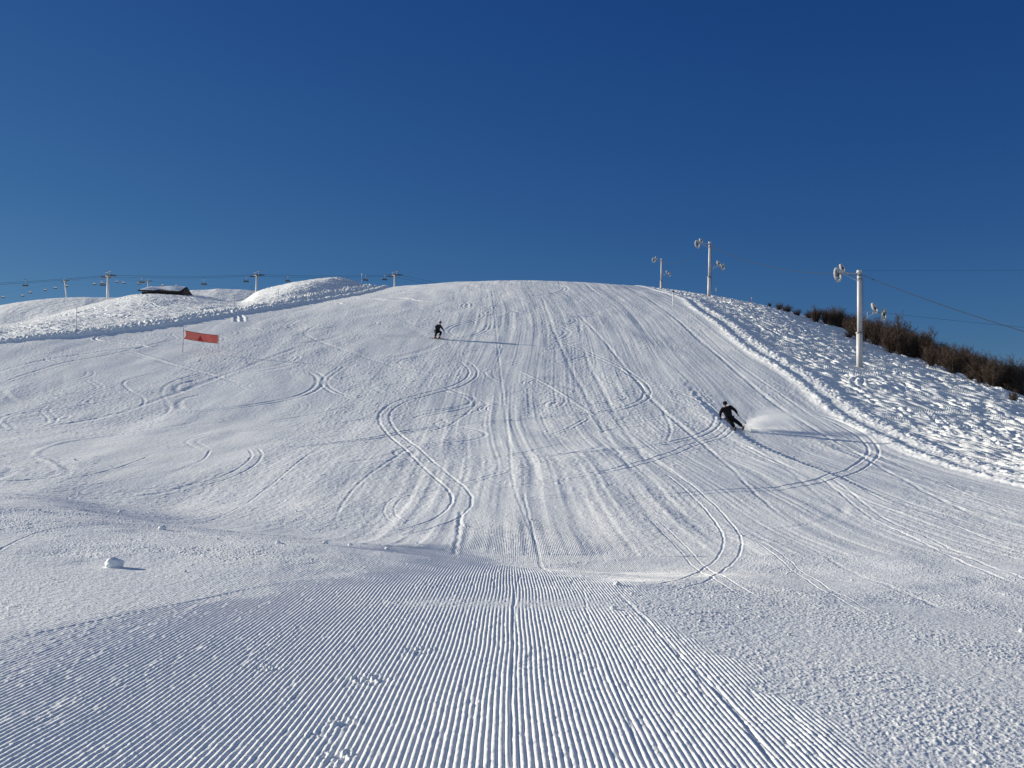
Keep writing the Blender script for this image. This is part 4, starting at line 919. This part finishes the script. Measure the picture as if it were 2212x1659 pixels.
# ------------------------------------------------------------------ leafless bushes on the right
def bush_meshes(seed, nst, spread, hgt, dens):
    r = random.Random(seed); st = MB(); tw = MB()
    for k in range(nst):
        a = r.uniform(0, 6.28); lean = r.uniform(.05, 1.0) ** .8 * spread; h = hgt * r.uniform(.55, 1.0) * (1 - .25 * lean / max(spread, .1)); b = Vector((math.cos(a), math.sin(a), 0)) * r.uniform(0, .25)
        d = Vector((math.cos(a), math.sin(a), 0)) * lean; P_ = [b + d * (t ** 1.25) + Vector((r.gauss(0, .03), r.gauss(0, .03), h * t)) for t in (0, .25, .5, .75, 1)]
        st.tube(P_, [.028, .022, .017, .012, .006], 4)
        for j in range(dens):
            t = r.uniform(.15, .98); i = min(3, int(t * 4)); p = lerp(P_[i], P_[i + 1], t * 4 - i); a2 = r.uniform(0, 6.28); L = r.uniform(.25, .75) * (1.15 - .5 * t)
            v = Vector((math.cos(a2), math.sin(a2), r.uniform(.3, 1.6))).normalized() * L; m_ = p + v * .5 + Vector((0, 0, -.03)); e = p + v + Vector((0, 0, .06))
            tw.tube([p, m_, e], [.011, .009, .004], 3)
            for _ in range(2):
                a3 = r.uniform(0, 6.28); v3 = (v.normalized() + Vector((math.cos(a3), math.sin(a3), r.uniform(-.1, .6))) * .8).normalized() * L * .55; q_ = lerp(p, e, r.uniform(.3, .9)); tw.tube([q_, q_ + v3], [.008, .004], 3)
    return st, tw
PR = []
for sd in range(5):
    st, tw = bush_meshes(sd, 26 + 3 * sd, .95 + .1 * sd, 2.5 + .15 * (sd % 3), 17); r = empty('bush', (0, 0, 0)); st.build('stems', M['bark'], r); tw.build('twigs', M['twig'], r); PR.append([r, False])
def bush(x, y, s, sz, rz, k_, label, group):
    src = PR[k_ % 5]; o = copy_tree(src[0]) if src[1] else src[0]; src[1] = True
    o.location = (x, y, bz(x, y) - .05); o.scale = (s, s, s * sz); o.rotation_euler = (0, 0, rz); tag(o, label, 'bush', group)
BL_ = [(1700, 676), (1745, 694), (1800, 706), (1860, 728), (1900, 747), (1960, 770), (2040, 797), (2130, 830), (2212, 853), (2330, 895)]
rb = random.Random(11); u = 1776.0; k_ = 0
while u < 2320:
    v = float(np.interp(u, [b[0] for b in BL_], [b[1] for b in BL_])); p = hit(u, v + rb.uniform(-2, 6))
    if p.y > 160 or p.y < 20: p = Vector(((u - CX) / F * 110, 110, 0))
    for row_ in range(4):
        x = p.x - .6 + row_ * 1.1 + rb.uniform(-.4, .5); y = p.y + row_ * .5 + rb.uniform(-.7, .7)
        if row_ == 0 and rb.random() < .25: continue
        bush(x, y, rb.uniform(.85, 1.15) * (.80 if u < 1850 else .95), rb.uniform(.95, 1.25), rb.uniform(0, 6.28), k_, 'leafless brown bush in the dense thicket along the right-hand ridge', 'bushes of the thicket along the right ridge'); k_ += 1
    u += rb.uniform(.8, 1.25) * F / p.y
for (u, v, s, lb) in ((1683, 672, .55, 'leftmost small bare bush on the right skyline'), (1700, 677, .62, 'small bare bush on the skyline, second from the left end of the thicket'), (1722, 684, .5, 'low sparse bush in the gap before the dense thicket'), (1748, 690, .6, 'sparse bush against the left end of the dense thicket'), (1764, 696, .75, 'mid-sized bush beginning the dense thicket at its left end'), (1662, 664, .35, 'tiny bare shrub on the skyline left of all the bushes'),
                      (2098, 822, .42, 'small reddish bush standing alone below the thicket'), (1835, 731, .4, 'low twiggy bush on the snow edge left of the nearest lift pole'), (2190, 868, .45, 'low bush below the thicket at the right edge')):
    p = hit(u, v); bush(p.x, p.y, s, .85, u, k_, lb, None); k_ += 1
def sapling(u, vt, vb, Y, label, seed):
    r = random.Random(seed); p = pt(u, vb, Y); h = ztop(vt, Y) - p.z; t_ = empty('birch_tree', p); tag(t_, label, 'tree')
    tr_ = MB(); cw = MB(); stems = [(0, 0)] + [(r.uniform(-.5, .5), r.uniform(-.5, .5)) for _ in range(3)]
    for sx, sy in stems:
        hh = h * r.uniform(.8, 1); P_ = [Vector((sx * t + r.gauss(0, .04), sy * t, hh * t)) for t in (0, .2, .4, .6, .8, 1)]; tr_.tube(P_, [.045, .04, .032, .024, .016, .006], 5)
        for j in range(60):
            t = r.uniform(.25, .99); i = min(4, int(t * 5)); q_ = lerp(P_[i], P_[i + 1], t * 5 - i); a = r.uniform(0, 6.28); L = r.uniform(.3, .9) * (1.2 - t * .8)
            v = Vector((math.cos(a), math.sin(a), r.uniform(.8, 1.8))).normalized() * L; cw.tube([q_, q_ + v * .5, q_ + v], [.010, .008, .004], 3)
            for _ in range(2):
                a = r.uniform(0, 6.28); w2 = Vector((math.cos(a), math.sin(a), .5)).normalized() * L * .4; cw.tube([q_ + v * .5, q_ + v * .5 + w2], [.006, .003], 3)
    tr_.build('trunk', M['birch'], t_); cw.build('crown', M['twig_pale'], t_)
M['twig_pale'] = mat_simple('pale_twig', (.11, .075, .06), .9, 0, .35, 1.5)
px_ = hit(1955, 770).y
sapling(1944, 664, 775, px_ + 2.5, 'slender leafless birch standing above the thicket right of the nearest lift pole', 3)
sapling(1968, 693, 780, px_ + 2.8, 'shorter leafless birch beside the slender one', 4)
print('done', round(time.time() - T0, 1))
